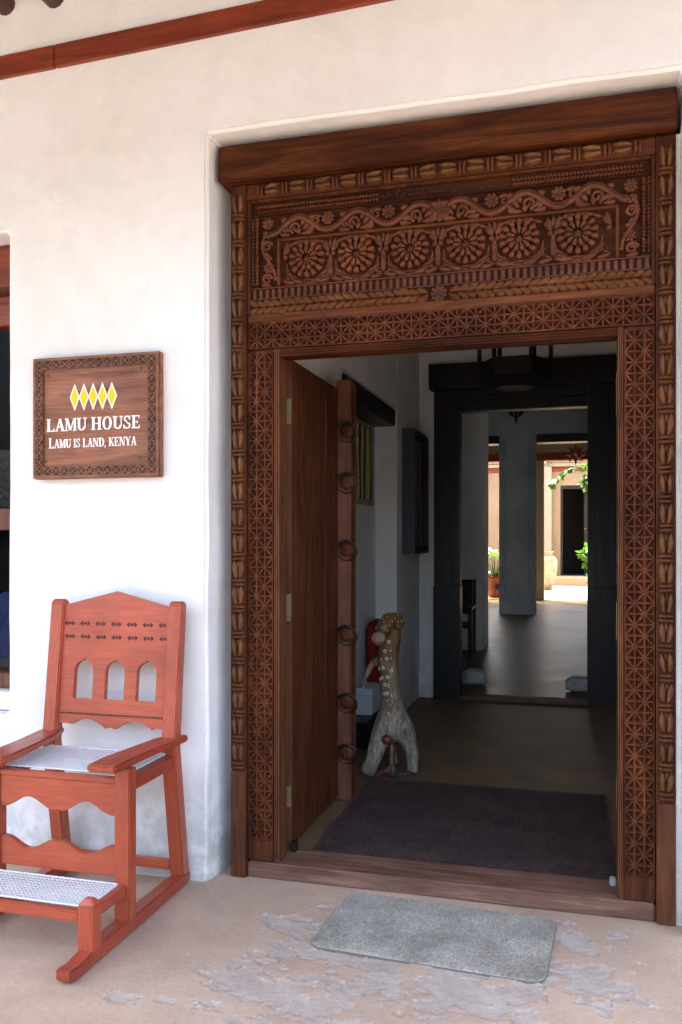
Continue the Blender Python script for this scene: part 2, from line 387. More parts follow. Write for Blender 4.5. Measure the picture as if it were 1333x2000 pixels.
def veranda():
    def axis(lo, f0, f1, hi, fine, coarse):
        n0, n1, n2 = math.ceil((f0 - lo) / coarse), math.ceil((f1 - f0) / fine), math.ceil((hi - f1) / coarse)
        return [lo + (f0 - lo) * i / n0 for i in range(n0)] + [f0 + (f1 - f0) * i / n1 for i in range(n1)] + [f1 + (hi - f1) * i / n2 for i in range(n2 + 1)]
    xs, ys = axis(-5, -1.75, .40, 4, .0065, .15), axis(-1.4, 2.15, 3.44, 3.7, .0065, .15)
    EL = [(-1.02, 3.03, .13, .08), (-.98, 3.25, .06, .03), (-1.06, 3.13, .09, .03), (-.01, 3.23, .13, .11), (.0, 2.92, .13, .17), (-.38, 2.74, .46, .15), (-.80, 2.86, .24, .12), (-.90, 2.60, .28, .17), (-.30, 2.50, .50, .10), (-1.40, 2.44, .05, .03)]
    vs, fl, rm = [], [], []
    for y in ys:
        for x in xs:
            z = .004 * noise.noise(Vector((x * 2.3, y * 2.3, 1.7))); m = r_ = 0.
            if -1.75 < x < .40 and 2.15 < y < 3.44:
                d = max(1 - math.hypot((x - a) / c, (y - b_) / e) for a, b_, c, e in EL)
                if d > -2.2:
                    f = .50 * max(d, -1.2) + .66 * noise.fractal(Vector((x * 8.5, y * 10.5, 4.2)), .62, 2.1, 8) - .11
                    m = min(max(f / .035 + .5, 0), 1); r_ = max(0, 1 - abs(f + .012) / .045) * (.35 + .65 * abs(noise.noise(Vector((x * 14, y * 14, 9)))) * 2)
                    z += -.0042 * m + .0016 * r_ + (.0012 * noise.fractal(Vector((x * 40, y * 40, 2)), .8, 2, 3) * (m + .3 * (d > -.6)))
            vs.append((x, y, z)); fl.append(m); rm.append(min(r_, 1))
    W_ = len(xs); fs = [(j * W_ + i, j * W_ + i + 1, (j + 1) * W_ + i + 1, (j + 1) * W_ + i) for j in range(len(ys) - 1) for i in range(W_ - 1)]
    me = bpy.data.meshes.new('veranda_floor'); me.from_pydata(vs, [], fs); me.materials.append(M['vfloor'])
    for n_, dat in (('flake', fl), ('rim', rm)): me.attributes.new(n_, 'FLOAT', 'POINT').data.foreach_set('value', dat)
    me.polygons.foreach_set('use_smooth', [True] * len(fs))
    return tag(link('veranda_floor', me), kind='structure')
vf = veranda()
tag(MB().box(-5, 4, -1.4, 3.34, -.30, -.02).build('veranda_plinth', 'plaster'), kind='structure')
vc = tag(MB().box(-6, 1.3, .85, 3.40, 3.945, 4.15).build('veranda_ceiling', 'plaster', bevel=.01), kind='structure')
tag(MB().box(-6, 1.3, .80, .98, 3.38, 3.944).build('sky_block_beam', 'plaster', bevel=.01), kind='structure')  # unseen beam added to keep sky light off the upper wall
k = 0; x = -5.98
pole_me = []
while x < 1.2:
    p = MB(); path = [(x + .006 * math.sin(k + t * 5), 1.0 + 2.38 * t, 3.893 + .006 * math.cos(2 * k + 3 * t)) for t in [i / 8 for i in range(9)]]
    p.tube(path, [.048 + .004 * math.sin(k * 1.7 + i) for i in range(9)], 12).build('pole', 'pole', vc, smooth=True)
    x += .2475; k += 1
tag(MB().box(-1.9, 2.2, 3.56, 7.62, -.2, .05).build('entrance_floor', 'efloor'), kind='structure')
tag(MB().box(-1.9, 2.2, 7.62, 21.25, -.2, .05).build('hall_floor', 'ifloor'), kind='structure')
tag(MB().box(-4.2, -1.9, 7.62, 21.25, -.2, .05).build('side_floor', 'ifloor'), kind='structure')
tag(MB().box(-7, 5, 21.25, 31, -.2, .046).build('courtyard_floor', 'cfloor'), kind='structure')
# --- front wall with the door recess and the window opening
fw = thing('front_wall', (-.5, 3.5, 0), 'white plastered front wall with recessed doorway and window opening', 'wall')
def splayed(name, xo, xi, zt):  # helper for plaster edges: rounded by bevel
    pass
def wall_piece(name, boxes, mat, parent, bev=.006):
    for b in boxes: MB().box(*b).build(name, mat, parent, bevel=bev)
b = MB()
def ring_wall(b, x0, x1, z0, z1, y0, y1): b.box(x0, x1, y0, y1, z0, z1)
# one continuous sheet: outline polygon with both openings, extruded
def wall_mesh():
    bm = bmesh.new()
    xs = [-7, -3.6, -2.505, -1.52, .372, 5]; zs = [-.02, .66, 2.868, 3.188, 4.2]
    V = {}
    for i, x in enumerate(xs):
        for j, z in enumerate(zs): V[i, j] = bm.verts.new((x, 3.35, z))
    for i in range(5):
        for j in range(4):
            if i == 1 and j == 1: continue          # window
            if i == 3 and j < 3: continue           # door recess
            bm.faces.new((V[i, j], V[i + 1, j], V[i + 1, j + 1], V[i, j + 1]))
    r = bmesh.ops.extrude_face_region(bm, geom=bm.faces[:])
    vs = [g for g in r['geom'] if isinstance(g, bmesh.types.BMVert)]
    bmesh.ops.translate(bm, verts=vs, vec=(0, .34, 0))
    # slight splay of the door recess
    for v in vs:
        if abs(v.co.x + 1.52) < .01 and v.co.z < 3.3: v.co.x += .035
        if abs(v.co.z - 3.188) < .01 and -2 < v.co.x < 1: v.co.z -= .036
    bmesh.ops.recalc_face_normals(bm, faces=bm.faces)
    ed = [e for e in bm.edges if len(e.link_faces) == 2 and e.calc_face_angle(0) > .5]
    bmesh.ops.bevel(bm, geom=ed, offset=.014, segments=3, affect='EDGES', clamp_overlap=True)
    bmesh.ops.subdivide_edges(bm, edges=[e for e in bm.edges if e.calc_length() > .3], cuts=14, use_grid_fill=True)
    for v in bm.verts:
        q = v.co * 2.1; v.co.y += .006 * noise.noise(q); v.co.x += .006 * noise.noise(q * 1.7 + Vector((5, 0, 0))); v.co.z += .006 * noise.noise(q * 1.7 + Vector((0, 9, 0)))
    me = bpy.data.meshes.new('plaster_face'); bm.to_mesh(me); bm.free(); me.materials.append(M['plaster'])
    return me
link('plaster_face', wall_mesh(), fw)
# recess lining above / beside the frame (behind the beam)
MB().box(-1.50, .36, 3.57, 3.685, 2.30, 3.16).build('recess_back', 'plaster', fw)
MB().box(-1.50, -1.385, 3.565, 3.685, 0, 2.31).build('recess_back', 'plaster', fw)
MB().box(.3568, .378, 3.452, 3.563, -.01, 2.991).build('recess_edge', 'plaster', fw)
MB().box(.29, .365, 3.565, 3.685, 0, 2.31).build('recess_back', 'plaster', fw)
for x0, x1, z0, z1 in ((-2.247, 1.6, 3.592, 3.640), (-6.5, -2.251, 3.420, 3.588)):
    zz = lambda x: 3.568 + .030 * (x + 2.25)
    p = [(x0, zz(x0)), (x1, zz(x1)), (x1, zz(x1) + .097), (x0, zz(x0) + .097)]
    MB().prism(p, 3.325, 3.352).build('trim_board', 'trim', fw, bevel=.003)
# --- window at the left edge
wn = thing('window', (-3.05, 3.55, .66), 'tall wooden framed window set in the white wall beside the sign', 'window')
MB().box(-3.59, -2.51, 3.50, 3.62, 2.662, 2.862).build('lintel', 'trim', wn, bevel=.004)
MB().box(-3.59, -2.51, 3.48, 3.62, 2.634, 2.660).build('ledge', 'bead', wn, bevel=.003)
MB().box(-3.59, -2.51, 3.53, 3.62, 2.49, 2.632).build('head_rail', 'trim', wn, bevel=.004)
for x0 in (-3.59, -2.58): MB().box(x0, x0 + .07, 3.53, 3.62, .83, 2.488).build('stile', 'trim', wn, bevel=.004)
MB().box(-3.518, -2.582, 3.54, 3.61, 1.507, 1.610).build('cross_rail', 'postwood', wn, bevel=.004)
MB().box(-3.518, -2.582, 3.57, 3.576, 1.612, 2.488).build('pane', 'glass', wn)
MB().box(-3.518, -2.582, 3.57, 3.576, .83, 1.505).build('pane', 'glass', wn)
MB().box(-3.59, -2.51, 3.49, 3.66, .752, .826).build('sill', 'postwood', wn, bevel=.004)
MB().box(-3.59, -2.51, 3.42, 3.66, .665, .750).build('sill_plaster', 'plaster', wn, bevel=.006)
# dim shop room behind the window
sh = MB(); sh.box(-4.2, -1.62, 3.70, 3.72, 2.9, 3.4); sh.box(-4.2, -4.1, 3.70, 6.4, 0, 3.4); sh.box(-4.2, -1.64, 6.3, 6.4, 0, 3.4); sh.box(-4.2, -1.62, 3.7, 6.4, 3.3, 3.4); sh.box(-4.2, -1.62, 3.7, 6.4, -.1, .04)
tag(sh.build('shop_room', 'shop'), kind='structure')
ps = thing('poster', (-2.74, 3.69, 1.62), 'pale printed poster with black script standing behind the window glass', 'poster')
MB().prism([(-2.98, 1.62), (-2.60, 1.62), (-2.60, 1.84), (-2.66, 1.90), (-2.98, 1.92)], 3.64, 3.646).build('sheet', 'shop', ps)
t = MB()
for i in range(5):
    zc = 1.66 + .05 * i
    t.tube([(-2.95 + .03 * q, 3.637, zc + .018 * math.sin(q * 2.1 + i)) for q in range(11)], .004, 5)
for q in range(10): t.ball((-2.93 + .03 * q, 3.637, 1.69 + .016 * (q % 3)), .005, 6, 4)
t.build('script_strokes', 'black', ps)
bc = thing('cloth_bundle', (-2.80, 3.80, .90), 'blue cloth draped behind the lower window pane', 'cloth')
cl = MB()
for j in range(13):
    for i in range(11):
        z = .86 + .34 * j / 12; x = -2.95 + .30 * i / 10
        cl.v.append((x + .02 * math.sin(j), 3.74 + .03 * math.sin(i * 1.9 + j * .3) + .05 * (j / 12), z - .10 * (i / 10 - .7) ** 2))
for j in range(12):
    for i in range(10): a = j * 11 + i; cl.f.append((a, a + 1, a + 12, a + 11))
cl.build('cloth', 'bluecloth', bc, smooth=True)
MB().box(-3.1, -2.62, 3.72, 3.95, .80, .86).build('display_ledge', 'shop', bc)

# --- interior walls
def wall(name, boxes, mat='iplaster', bev=.008):
    b = MB()
    for q in boxes: b.box(*q)
    o = b.build(name, mat, bevel=bev); return tag(o, kind='structure')
wall('wall_left', [(-1.60, -1.38, 3.69, 5.0, .04, 3.5)])
wall('wall_left_far', [(-1.60, -1.38, 6.62, 7.72, .04, 3.5)])
wall('wall_left_header', [(-1.60, -1.38, 5.0, 6.62, 2.50, 3.5)])
wall('niche_back', [(-1.66, -1.55, 4.9, 6.7, .04, 2.6)])
wall('wall_right', [(1.20, 1.35, 3.69, 7.72, .04, 3.5)])
wall('wall_front_inside', [(-1.62, -1.385, 3.692, 3.70, .04, 3.5), (.36, 1.35, 3.692, 3.70, .04, 3.5), (-1.5, .36, 3.692, 3.70, 2.35, 3.5)], bev=0)
wall('wall_end', [(-1.62, -1.20, 7.62, 7.82, .04, 4.1), (.27, 1.35, 7.62, 7.82, .04, 4.1), (-1.20, .27, 7.62, 7.82, 2.85, 4.1)])
wall('ceiling', [(-1.7, 1.4, 3.69, 7.7, 3.5, 3.7)], bev=0)
wall('hall_ceiling', [(-4.2, 2.3, 7.7, 21.2, 4.0, 4.2)], 'hallceil', 0)
wall('hall_wall_right', [(1.6, 1.8, 7.82, 21.2, .04, 4.1)], 'hallplaster')
wall('hall_wall_left', [(-4.2, -4.0, 7.82, 13.6, .04, 4.1), (-4.2, -4.0, 15.4, 21.2, .04, 4.1), (-4.2, -4.0, 13.6, 15.4, 2.6, 4.1)])  # gap added to let blue sky light into the hall
wall('sun_block_wall', [(-6.7, -6.5, 7, 20.9, -.2, 6.6)], 'plaster')  # unseen wall added to block the sun outside the hall gap
wall('hall_near_wall', [(-4.2, -1.62, 7.62, 7.82, .04, 4.1)])
wall('hall_pier', [(-4.0, -1.185, 11.1, 11.85, .04, 4.05)])
wall('hall_header', [(-4.0, 1.6, 16.7, 17.05, 3.49, 4.05)], 'hallplaster')
MB().box(-4.0, 1.6, 16.45, 16.69, 3.90, 4.02)
wall('hall_wall_far', [(.95, 1.6, 16.7, 17.05, .04, 3.49)])
wall('courtyard_column', [(-1.34, -.785, 21.0, 21.3, .04, 3.6)], 'creamlight')
wall('courtyard_near_wall', [(-7, 5, 20.98, 21.32, 3.66, 4.4), (.9, 5, 21.0, 21.3, .04, 3.66), (-7, -2.9, 21.0, 21.3, .04, 3.66)], 'creamlight')
wall('courtyard_wall_left', [(-7, -6.8, 21, 31, 0, 4.6)], 'cream')
wall('courtyard_wall_right', [(4.3, 4.5, 21, 31, 0, 4.6)], 'cream')
wall('courtyard_wall_far', [(-7, -.576, 30, 30.3, .04, 4.0), (.75, 5, 30, 30.3, .04, 4.0), (-.576, .75, 30, 30.3, 3.36, 4.0)], 'cream')
wall('courtyard_cornice', [(-7, 5, 29.8, 30.4, 4.0, 4.12), (-7, 5, 29.7, 30.4, 4.13, 4.4)], 'creamlight')
wall('courtyard_pilaster', [(-1.12, -.86, 29.7, 30.01, .30, 3.99)], 'creamlight')
wall('courtyard_step', [(-7, 5, 28.0, 30.0, .0, .30)], 'cream', .02)
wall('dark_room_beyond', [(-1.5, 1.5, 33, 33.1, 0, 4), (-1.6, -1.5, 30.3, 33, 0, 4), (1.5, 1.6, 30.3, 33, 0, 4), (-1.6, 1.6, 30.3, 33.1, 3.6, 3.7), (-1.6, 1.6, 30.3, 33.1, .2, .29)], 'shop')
for n, bx, mt, lab, ct in (
    ('courtyard_beam', (-6.8, 4.3, 20.94, 21.34, 3.39, 3.57), 'trim', 'dark red timber beam spanning the opening to the courtyard', 'beam'),
    ('cornice_board', (-6.8, 4.3, 29.93, 29.998, 3.84, 3.97), 'trim', 'thin red board under the courtyard cornice', 'board'),
    ('hall_lintel', (-.76, 1.0, 16.66, 17.0, 3.338, 3.488), 'ebonyx', 'black timber lintel right of the grey plaster pillar', 'lintel'),
    ('hall_lintel', (-3.0, -1.48, 16.66, 17.0, 3.338, 3.488), 'ebonyx', 'black timber lintel left of the grey plaster pillar', 'lintel')):
    tag(MB().box(*bx).build(n, mt, bevel=.008), lab, ct)
wall('courtyard_soffit', [(-6.8, 4.3, 20.97, 21.33, 3.58, 3.655)], 'creamlight', 0)
fd = thing('far_door', (.1, 30.2, .30), 'dark wooden door frame in the cream wall beyond the courtyard', 'door')
MB().box(-.574, -.50, 30.05, 30.2, .30, 3.358).build('jamb', 'ebony', fd); MB().box(.67, .748, 30.05, 30.2, .30, 3.358).build('jamb', 'ebony', fd)
MB().box(-.498, .668, 30.05, 30.2, 3.24, 3.358).build('head', 'ebonyx', fd)
MB().box(.20, .668, 30.6, 30.64, .30, 3.238).build('door_leaf', 'ebony', fd, bevel=.004)
MB().ball((.24, 30.58, 1.9), .03).build('knob', 'brass', fd, smooth=True)
# --- carved pillar
pl = thing('pillar', (-1.12, 16.85, .05), 'square grey plaster pillar with carved vine borders in the hall', 'pillar')
MB().box(-1.469, -.777, 16.7, 17.05, .051, 3.488).build('shaft', 'hallplaster', pl, bevel=.012)
for xa, xb in ((-1.455, -1.33), (-.92, -.79)):
    b = MB(); xc = (xa + xb) / 2
    for xx in (xa, xb): b.tube([(xx, 16.70, .3), (xx, 16.70, 3.45)], .008, 6)
    b.build('border_line', 'hallplaster', pl)
    b = MB(); b.tube([(xc + .03 * math.sin(z * 9), 16.698, .3 + z) for z in [i * .03 for i in range(105)]], .010, 6)
    for i in range(18):
        z = .38 + i * .174
        for sg in (-1, 1): b.petal(.07, .006, .016, .016, M_=T(xc, 16.70, z + (.03 if sg > 0 else 0)) @ dirY(sg, .9))
    b.build('vine_border', 'hallplaster', pl, smooth=True)

# ================================================================== CARVED DOOR FRAME
CX = -.547
fr = thing('carved_door_frame', (CX, 3.5, 0), 'huge carved dark wooden door frame with flower frieze and tulip border', 'door frame')
# beam
MB().box(-1.492, .358, 3.395, 3.56, 2.993, 3.146).build('lintel_beam', 'lintel', fr, bevel=.006)
# tulip meshes (height field), local: up = +z, front = -y, origin centre
def tulip_mesh():
    b = MB(); nz, nw = 16, 8
    for sg in (-1, 1):
        i0 = len(b.v)
        for j in range(nz + 1):
            v = j / nz; z = -.038 + .078 * v
            inner = .0010 if v < .66 else .0010 + .0145 * ((v - .66) / .34) ** 1.4
            outer = .0285 * math.sin(math.pi * min(.16 + v * .50, .5 + .0)) ** .8 if v < .55 else .0285 - .012 * ((v - .55) / .45) ** 2.2
            if j == 0: outer = .013
            if j == nz: inner = outer - .0004
            for i in range(nw + 1):
                t = i / nw; u = -1 + 2 * t
                h = (.006 + .022 * math.sin(math.pi * (.12 + .66 * v)) ** .7) * max(0, 1 - abs(u) ** 2.4) ** .6
                if j == 0: h *= .35
                b.v.append((sg * (inner + (outer - inner) * t), -h, z))
        for j in range(nz):
            for i in range(nw):
                a = i0 + j * (nw + 1) + i; q = (a, a + 1, a + nw + 2, a + nw + 1); b.f.append(q if sg > 0 else q[::-1])
    b.petal(.030, .002, .0075, .009, M_=T(0, .0, .006) @ dirY(0, 1))
    return b.mesh('tulip', 'tulip', smooth=True)
def collar_mesh():
    b = MB()
    for zz in (-.0085, .0085):
        n = 10; i0 = len(b.v)
        for i in range(n + 1):
            u = -1 + 2 * i / n
            for j in range(7):
                an = math.pi * j / 6; b.v.append((u * .029, -(.003 + .021 * (1 - u * u) ** .35 * (.25 + .75 * math.sin(an)) if abs(u) < 1 else .001), zz + .0075 * math.cos(an)))
        for i in range(n):
            for j in range(6): a = i0 + i * 7 + j; b.f.append((a, a + 7, a + 8, a + 1))
    return b.mesh('collar', 'bead', smooth=True)
TM, CM = tulip_mesh(), collar_mesh()
for side, x0, x1 in (('l', -1.450, -1.380), ('r', .286, .356)):
    po = MB(); po.box(x0, x1, 3.448, 3.56, 0, 2.990); po.box(x0, x0 + .006, 3.440, 3.449, .47, 2.99); po.box(x1 - .006, x1, 3.440, 3.449, .47, 2.99)
    po = po.build('outer_post', 'frame', fr, bevel=.002)
    MB().box(x0 + .001, x1 - .001, 3.436, 3.4485, 0, .46).build('post_foot', 'bead', po, bevel=.003)
    z = .485; i = 0
    while z < 2.90:
        link('collar', CM, po, T((x0 + x1) / 2, 3.4475, z + rng.gauss(0, .0012)) @ RY(rng.gauss(0, .03)))
        link('tulip', TM, po, T((x0 + x1) / 2, 3.4475, z + .056) @ RY(rng.gauss(0, .035)) @ Matrix.Diagonal((1 + rng.gauss(0, .04), 1 + rng.gauss(0, .12), 1 + rng.gauss(0, .03), 1)))
        z += .1126; i += 1
top = MB().box(-1.379, .285, 3.45, 3.56, 2.925, 2.990).build('top_rail', 'framex', fr, bevel=.002)
b = .1115
for i in range(8):
    for sg in (-1, 1):
        x = CX + sg * (.030 + b * i)
        if abs(x - CX) > .80: continue
        link('tulip', TM, top, T(x + sg * .012, 3.4495, 2.958) @ RY(R(-90 if sg > 0 else 90) + rng.gauss(0, .04)) @ Matrix.Scale(.92, 4))
        if abs(x + sg * .068 - CX) < .83: link('collar', CM, top, T(x + sg * .068, 3.4495, 2.958) @ RY(R(90)) @ Matrix.Scale(.92, 4))
# mouldings between
for x0, x1 in ((-1.3795, -1.364), (.270, .2855)): MB().box(x0, x1, 3.452, 3.56, 2.43, 2.923).build('side_moulding', 'frame', fr, bevel=.004)
MB().box(-1.363, .269, 3.455, 3.56, 2.912, 2.924).build('head_moulding', 'frame', fr, bevel=.003)
# header board (background of all carving)
hb = MB().box(-1.363, .269, 3.482, 3.56, 2.43, 2.911).build('header_board', 'ground', fr)
# fern bands: top (either side of the inscription) and down both sides
def fern(b, x, z, dx, dz, L):
    n = int(L / .0145)
    for i in range(n):
        px, pz = x + dx * i * .0145, z + dz * i * .0145
        for sg in (-1, 1):
            d = (dx - .8 * sg * dz, dz + .8 * sg * dx)
            b.petal(.017, .003, .0062, .011, nl=4, nw=4, M_=T(px - sg * dz * .004, 3.4705, pz + sg * dx * .004) @ dirY(*d))
MB().box(-1.362, .268, 3.472, 3.483, 2.858, 2.911).build('fern_board', 'ground', fr)
b = MB()
fern(b, -1.335, 2.884, 1, 0, .54); fern(b, .24, 2.884, -1, 0, .50)
for x in (-1.347, .253): fern(b, x, 2.56, 0, 1, .30)
o = b.build('fern_carving', 'relief', fr, smooth=True); tag(o, kind='stuff')
for x0, x1 in ((-1.363, -1.331), (.237, .269)): MB().box(x0, x1, 3.4722, 3.4835, 2.546, 2.857).build('fern_board', 'ground', fr)
INS = [[(-0.795, 2.889), (-0.776, 2.883), (-0.762, 2.886), (-0.762, 2.901), (-0.752, 2.902), (-0.752, 2.881)], [(-0.737, 2.906), (-0.727, 2.893), (-0.715, 2.9), (-0.708, 2.914), (-0.715, 2.917), (-0.721, 2.9), (-0.725, 2.882), (-0.715, 2.869), (-0.702, 2.875), (-0.69, 2.887), (-0.7, 2.89)], [(-0.675, 2.886), (-0.663, 2.879), (-0.648, 2.886), (-0.636, 2.88), (-0.628, 2.884)], [(-0.64, 2.908), (-0.636, 2.887)], [(-0.628, 2.907), (-0.621, 2.87), (-0.602, 2.87)], [(-0.615, 2.908), (-0.611, 2.881)], [(-0.6, 2.908), (-0.598, 2.883), (-0.609, 2.869)], [(-0.59, 2.905), (-0.579, 2.892), (-0.586, 2.885), (-0.567, 2.885), (-0.548, 2.881), (-0.533, 2.882)], [(-0.53, 2.909), (-0.528, 2.879), (-0.511, 2.881), (-0.511, 2.892), (-0.522, 2.888)], [(-0.499, 2.883), (-0.492, 2.873), (-0.481, 2.883), (-0.477, 2.892), (-0.481, 2.874), (-0.462, 2.872), (-0.462, 2.905)], [(-0.453, 2.904), (-0.449, 2.874), (-0.44, 2.884), (-0.436, 2.895), (-0.434, 2.876)], [(-0.427, 2.908), (-0.423, 2.881)], [(-0.406, 2.908), (-0.404, 2.886), (-0.412, 2.885), (-0.415, 2.907)], [(-0.401, 2.902), (-0.393, 2.89), (-0.399, 2.885)], [(-0.384, 2.886), (-0.377, 2.874), (-0.366, 2.876), (-0.356, 2.894), (-0.366, 2.887)], [(-0.3, 2.88), (-0.329, 2.879), (-0.347, 2.88), (-0.349, 2.907), (-0.338, 2.908)], [(-0.671, 2.905), (-0.663, 2.907)], [(-0.571, 2.903), (-0.564, 2.904)], [(-0.329, 2.905), (-0.311, 2.906)]]
b = MB()
for s in INS: b.tube([(x, 3.4725, z) for x, z in s], .0016, 5)
b.build('inscription', 'notch', fr)
# vine scroll
def flower(name, x, z, r, parent, n=8, y=3.478, mat='relief'):
    f = MB().ball((x, y, z), (r * .28, .010, r * .28), 10, 6).build(name, mat, parent, smooth=True)
    pm = MB().petal(r * .86, r * .08, r * .30, .012, .005, 6, 4).mesh('petal', mat, smooth=True)
    for i in range(n):
        a = 2 * math.pi * (i + .5) / n
        link('petal', pm, f, T(x + r * .14 * math.cos(a), y - .002, z + r * .14 * math.sin(a)) @ dirY(math.cos(a), math.sin(a)))
    return f
vp = MB().box(-1.330, .236, 3.4815, 3.483, 2.5465, 2.8575).build('vine_field', 'ground', fr)
zc, A, lam = 2.803, .034, .262
for sg in (-1, 1):
    path = []; x = .035
    while x < .735:
        path.append((CX + sg * x, 3.474, zc - A * math.cos(2 * math.pi * (x - .212) / lam))); x += .008
    MB().tube(path, .0125, 8).build('vine_stem', 'relief', vp, smooth=True)
    MB().tube([(px, 3.478, pz + .016) for px, _, pz in path], .0046, 6).build('vine_stem', 'relief', vp, smooth=True)
    for xo in (.212, .474):
        flower('vine_flower', CX + sg * xo, 2.822, .030, vp)
        sp = [(CX + sg * (xo + .052) + sg * -(.022 - .017 * t) * math.cos(t * 8 + .5), 3.474, 2.818 + (.022 - .017 * t) * math.sin(t * 8 + .5)) for t in [i / 24 for i in range(25)]]
        MB().tube(sp, [.0088 - .003 * i / 24 for i in range(25)], 7).build('curl', 'relief', vp, smooth=True)
    for xo in (.081, .343, .605):
        sp = [(CX + sg * (xo + .012) + sg * (.026 - .021 * t) * math.cos(t * 8.5 - 1.2), 3.474, 2.794 + (.026 - .021 * t) * math.sin(t * 8.5 - 1.2)) for t in [i / 26 for i in range(27)]]
        MB().tube(sp, [.0092 - .0032 * i / 26 for i in range(27)], 7).build('curl', 'relief', vp, smooth=True)
        for q, (ox, oz, an, L) in enumerate(((-.030, 2.766, 150, .045), (-.022, 2.780, 128, .04), (-.010, 2.765, 172, .06), (.034, 2.764, 8, .05), (.03, 2.776, 35, .04), (-.014, 2.800, 112, .034), (.052, 2.770, 60, .040), (-.05, 2.772, 120, .036), (.0, 2.762, 92, .03), (-.045, 2.838, 200, .03), (.05, 2.838, -20, .03))):
            a = R(an); MB().petal(L, .003, .0145, .017, .003, 7, 5, M_=T(CX + sg * (xo + ox), 3.479, oz) @ dirY(sg * math.cos(a), math.sin(a))).build('leaf', 'relief', vp, smooth=True)
    xs = CX + sg * .743
    flower('vine_flower', xs, 2.822, .027, vp)
    flower('vine_flower', xs - sg * .005, 2.632, .026, vp)
    sp = [(xs + sg * .030 * math.sin((2.80 - z) * 22) - sg * .004, 3.474, z) for z in [2.79 - i * .008 for i in range(28)]]
    MB().tube(sp, .0092, 8).build('vine_stem', 'relief', vp, smooth=True)
    for cz in (2.725, 2.582):
        sp = [(xs + sg * .004 + (.024 - .019 * t) * math.cos(t * 9), 3.474, cz + (.024 - .019 * t) * math.sin(t * 9)) for t in [i / 26 for i in range(27)]]
        MB().tube(sp, [.0088 - .003 * i / 26 for i in range(27)], 7).build('curl', 'relief', vp, smooth=True)
    for ox, oz, an, L in ((0, 2.755, 60, .04), (0, 2.755, 120, .04), (.02, 2.685, 200, .045), (-.01, 2.685, 20, .03), (-.02, 2.553, 10, .05)):
        a = R(an); MB().petal(L, .003, .0130, .015, .003, 7, 5, M_=T(xs + sg * ox, 3.479, oz) @ dirY(sg * math.cos(a), math.sin(a))).build('leaf', 'relief', vp, smooth=True)
flower('vine_flower', CX, 2.803, .046, vp, 10)
# frieze frame + field
for q in ((-1.247, .153, 2.742, 2.752), (-1.247, -1.234, 2.548, 2.7415), (.140, .153, 2.548, 2.7415)):
    MB().box(q[0], q[1], 3.4655, 3.4815, q[2], q[3]).build('frieze_moulding', 'strip', fr, bevel=.003)
fz = MB().box(-1.2335, .1395, 3.478, 3.4812, 2.5475, 2.7415).build('frieze_field', 'ground', fr)
po_m = MB().petal(.036, .005, .0150, .024, .004, 9, 7, .42).mesh('petal', 'relief', smooth=True)
pi_m = MB().petal(.036, .003, .0112, .022, .007, 9, 7, .45).mesh('petal', 'relief', smooth=True)
lf_m = MB().petal(.056, .004, .0125, .018, .004, 8, 5, .9).mesh('leaf', 'relief', smooth=True)
for kx in range(6):
    x, z = -1.124 + .2286 * kx + (.012 if kx == 0 else 0) - (.004 * kx if kx > 3 else 0), 2.656
    ro = MB().ball((x, 3.474, z), (.019, .009, .019), 14, 8).build('rosette', 'relief', fz, smooth=True)
    MB().box(x - .0016, x + .0016, 3.4625, 3.467, z - .014, z + .014).build('slit', 'notch', ro)
    for i in range(14):
        a = 2 * math.pi * i / 14 + math.pi / 2
        link('petal', po_m, ro, T(x + .046 * math.cos(a), 3.4765, z + .046 * math.sin(a)) @ dirY(math.cos(a), math.sin(a)))
    for i in range(11):
        a = 2 * math.pi * i / 11 + math.pi / 2
        link('petal', pi_m, ro, T(x + .017 * math.cos(a), 3.468, z + .017 * math.sin(a)) @ dirY(math.cos(a), math.sin(a)))
    for q, r0 in enumerate((.086, .094, .102)):
        pth = []
        for i in range(61):
            a = R(-172 + 164 * i / 60)
            r = r0 + (.006 + .001 * q) * abs(math.sin(4.4 * (a + math.pi / 2))) * (1 if q < 2 else 1.1) + (.004 * q) * math.exp(-((a + math.pi / 2) / .18) ** 2)
            px, pz = x + r * math.cos(a) * 1.06, z + r * math.sin(a)
            if abs(px - x) < .098 and pz > 2.549: pth.append((px, 3.4775, pz))
        MB().tube(pth, .0052 + .0004 * q, 6).build('scallop_line', 'relief', fz, smooth=True)
    for sg in (-1, 1):
        link('leaf', lf_m, fz, T(x + sg * .004, 3.4775, 2.732) @ dirY(sg, -.10))
        link('leaf', lf_m, fz, T(x + sg * .050, 3.4775, 2.728) @ dirY(sg, -.35) @ Matrix.Scale(.8, 4))
        link('leaf', lf_m, fz, T(x + sg * .012, 3.4775, 2.553) @ dirY(sg, .30))
        link('leaf', lf_m, fz, T(x + sg * .060, 3.4775, 2.580) @ dirY(sg, .9) @ Matrix.Scale(.7, 4))
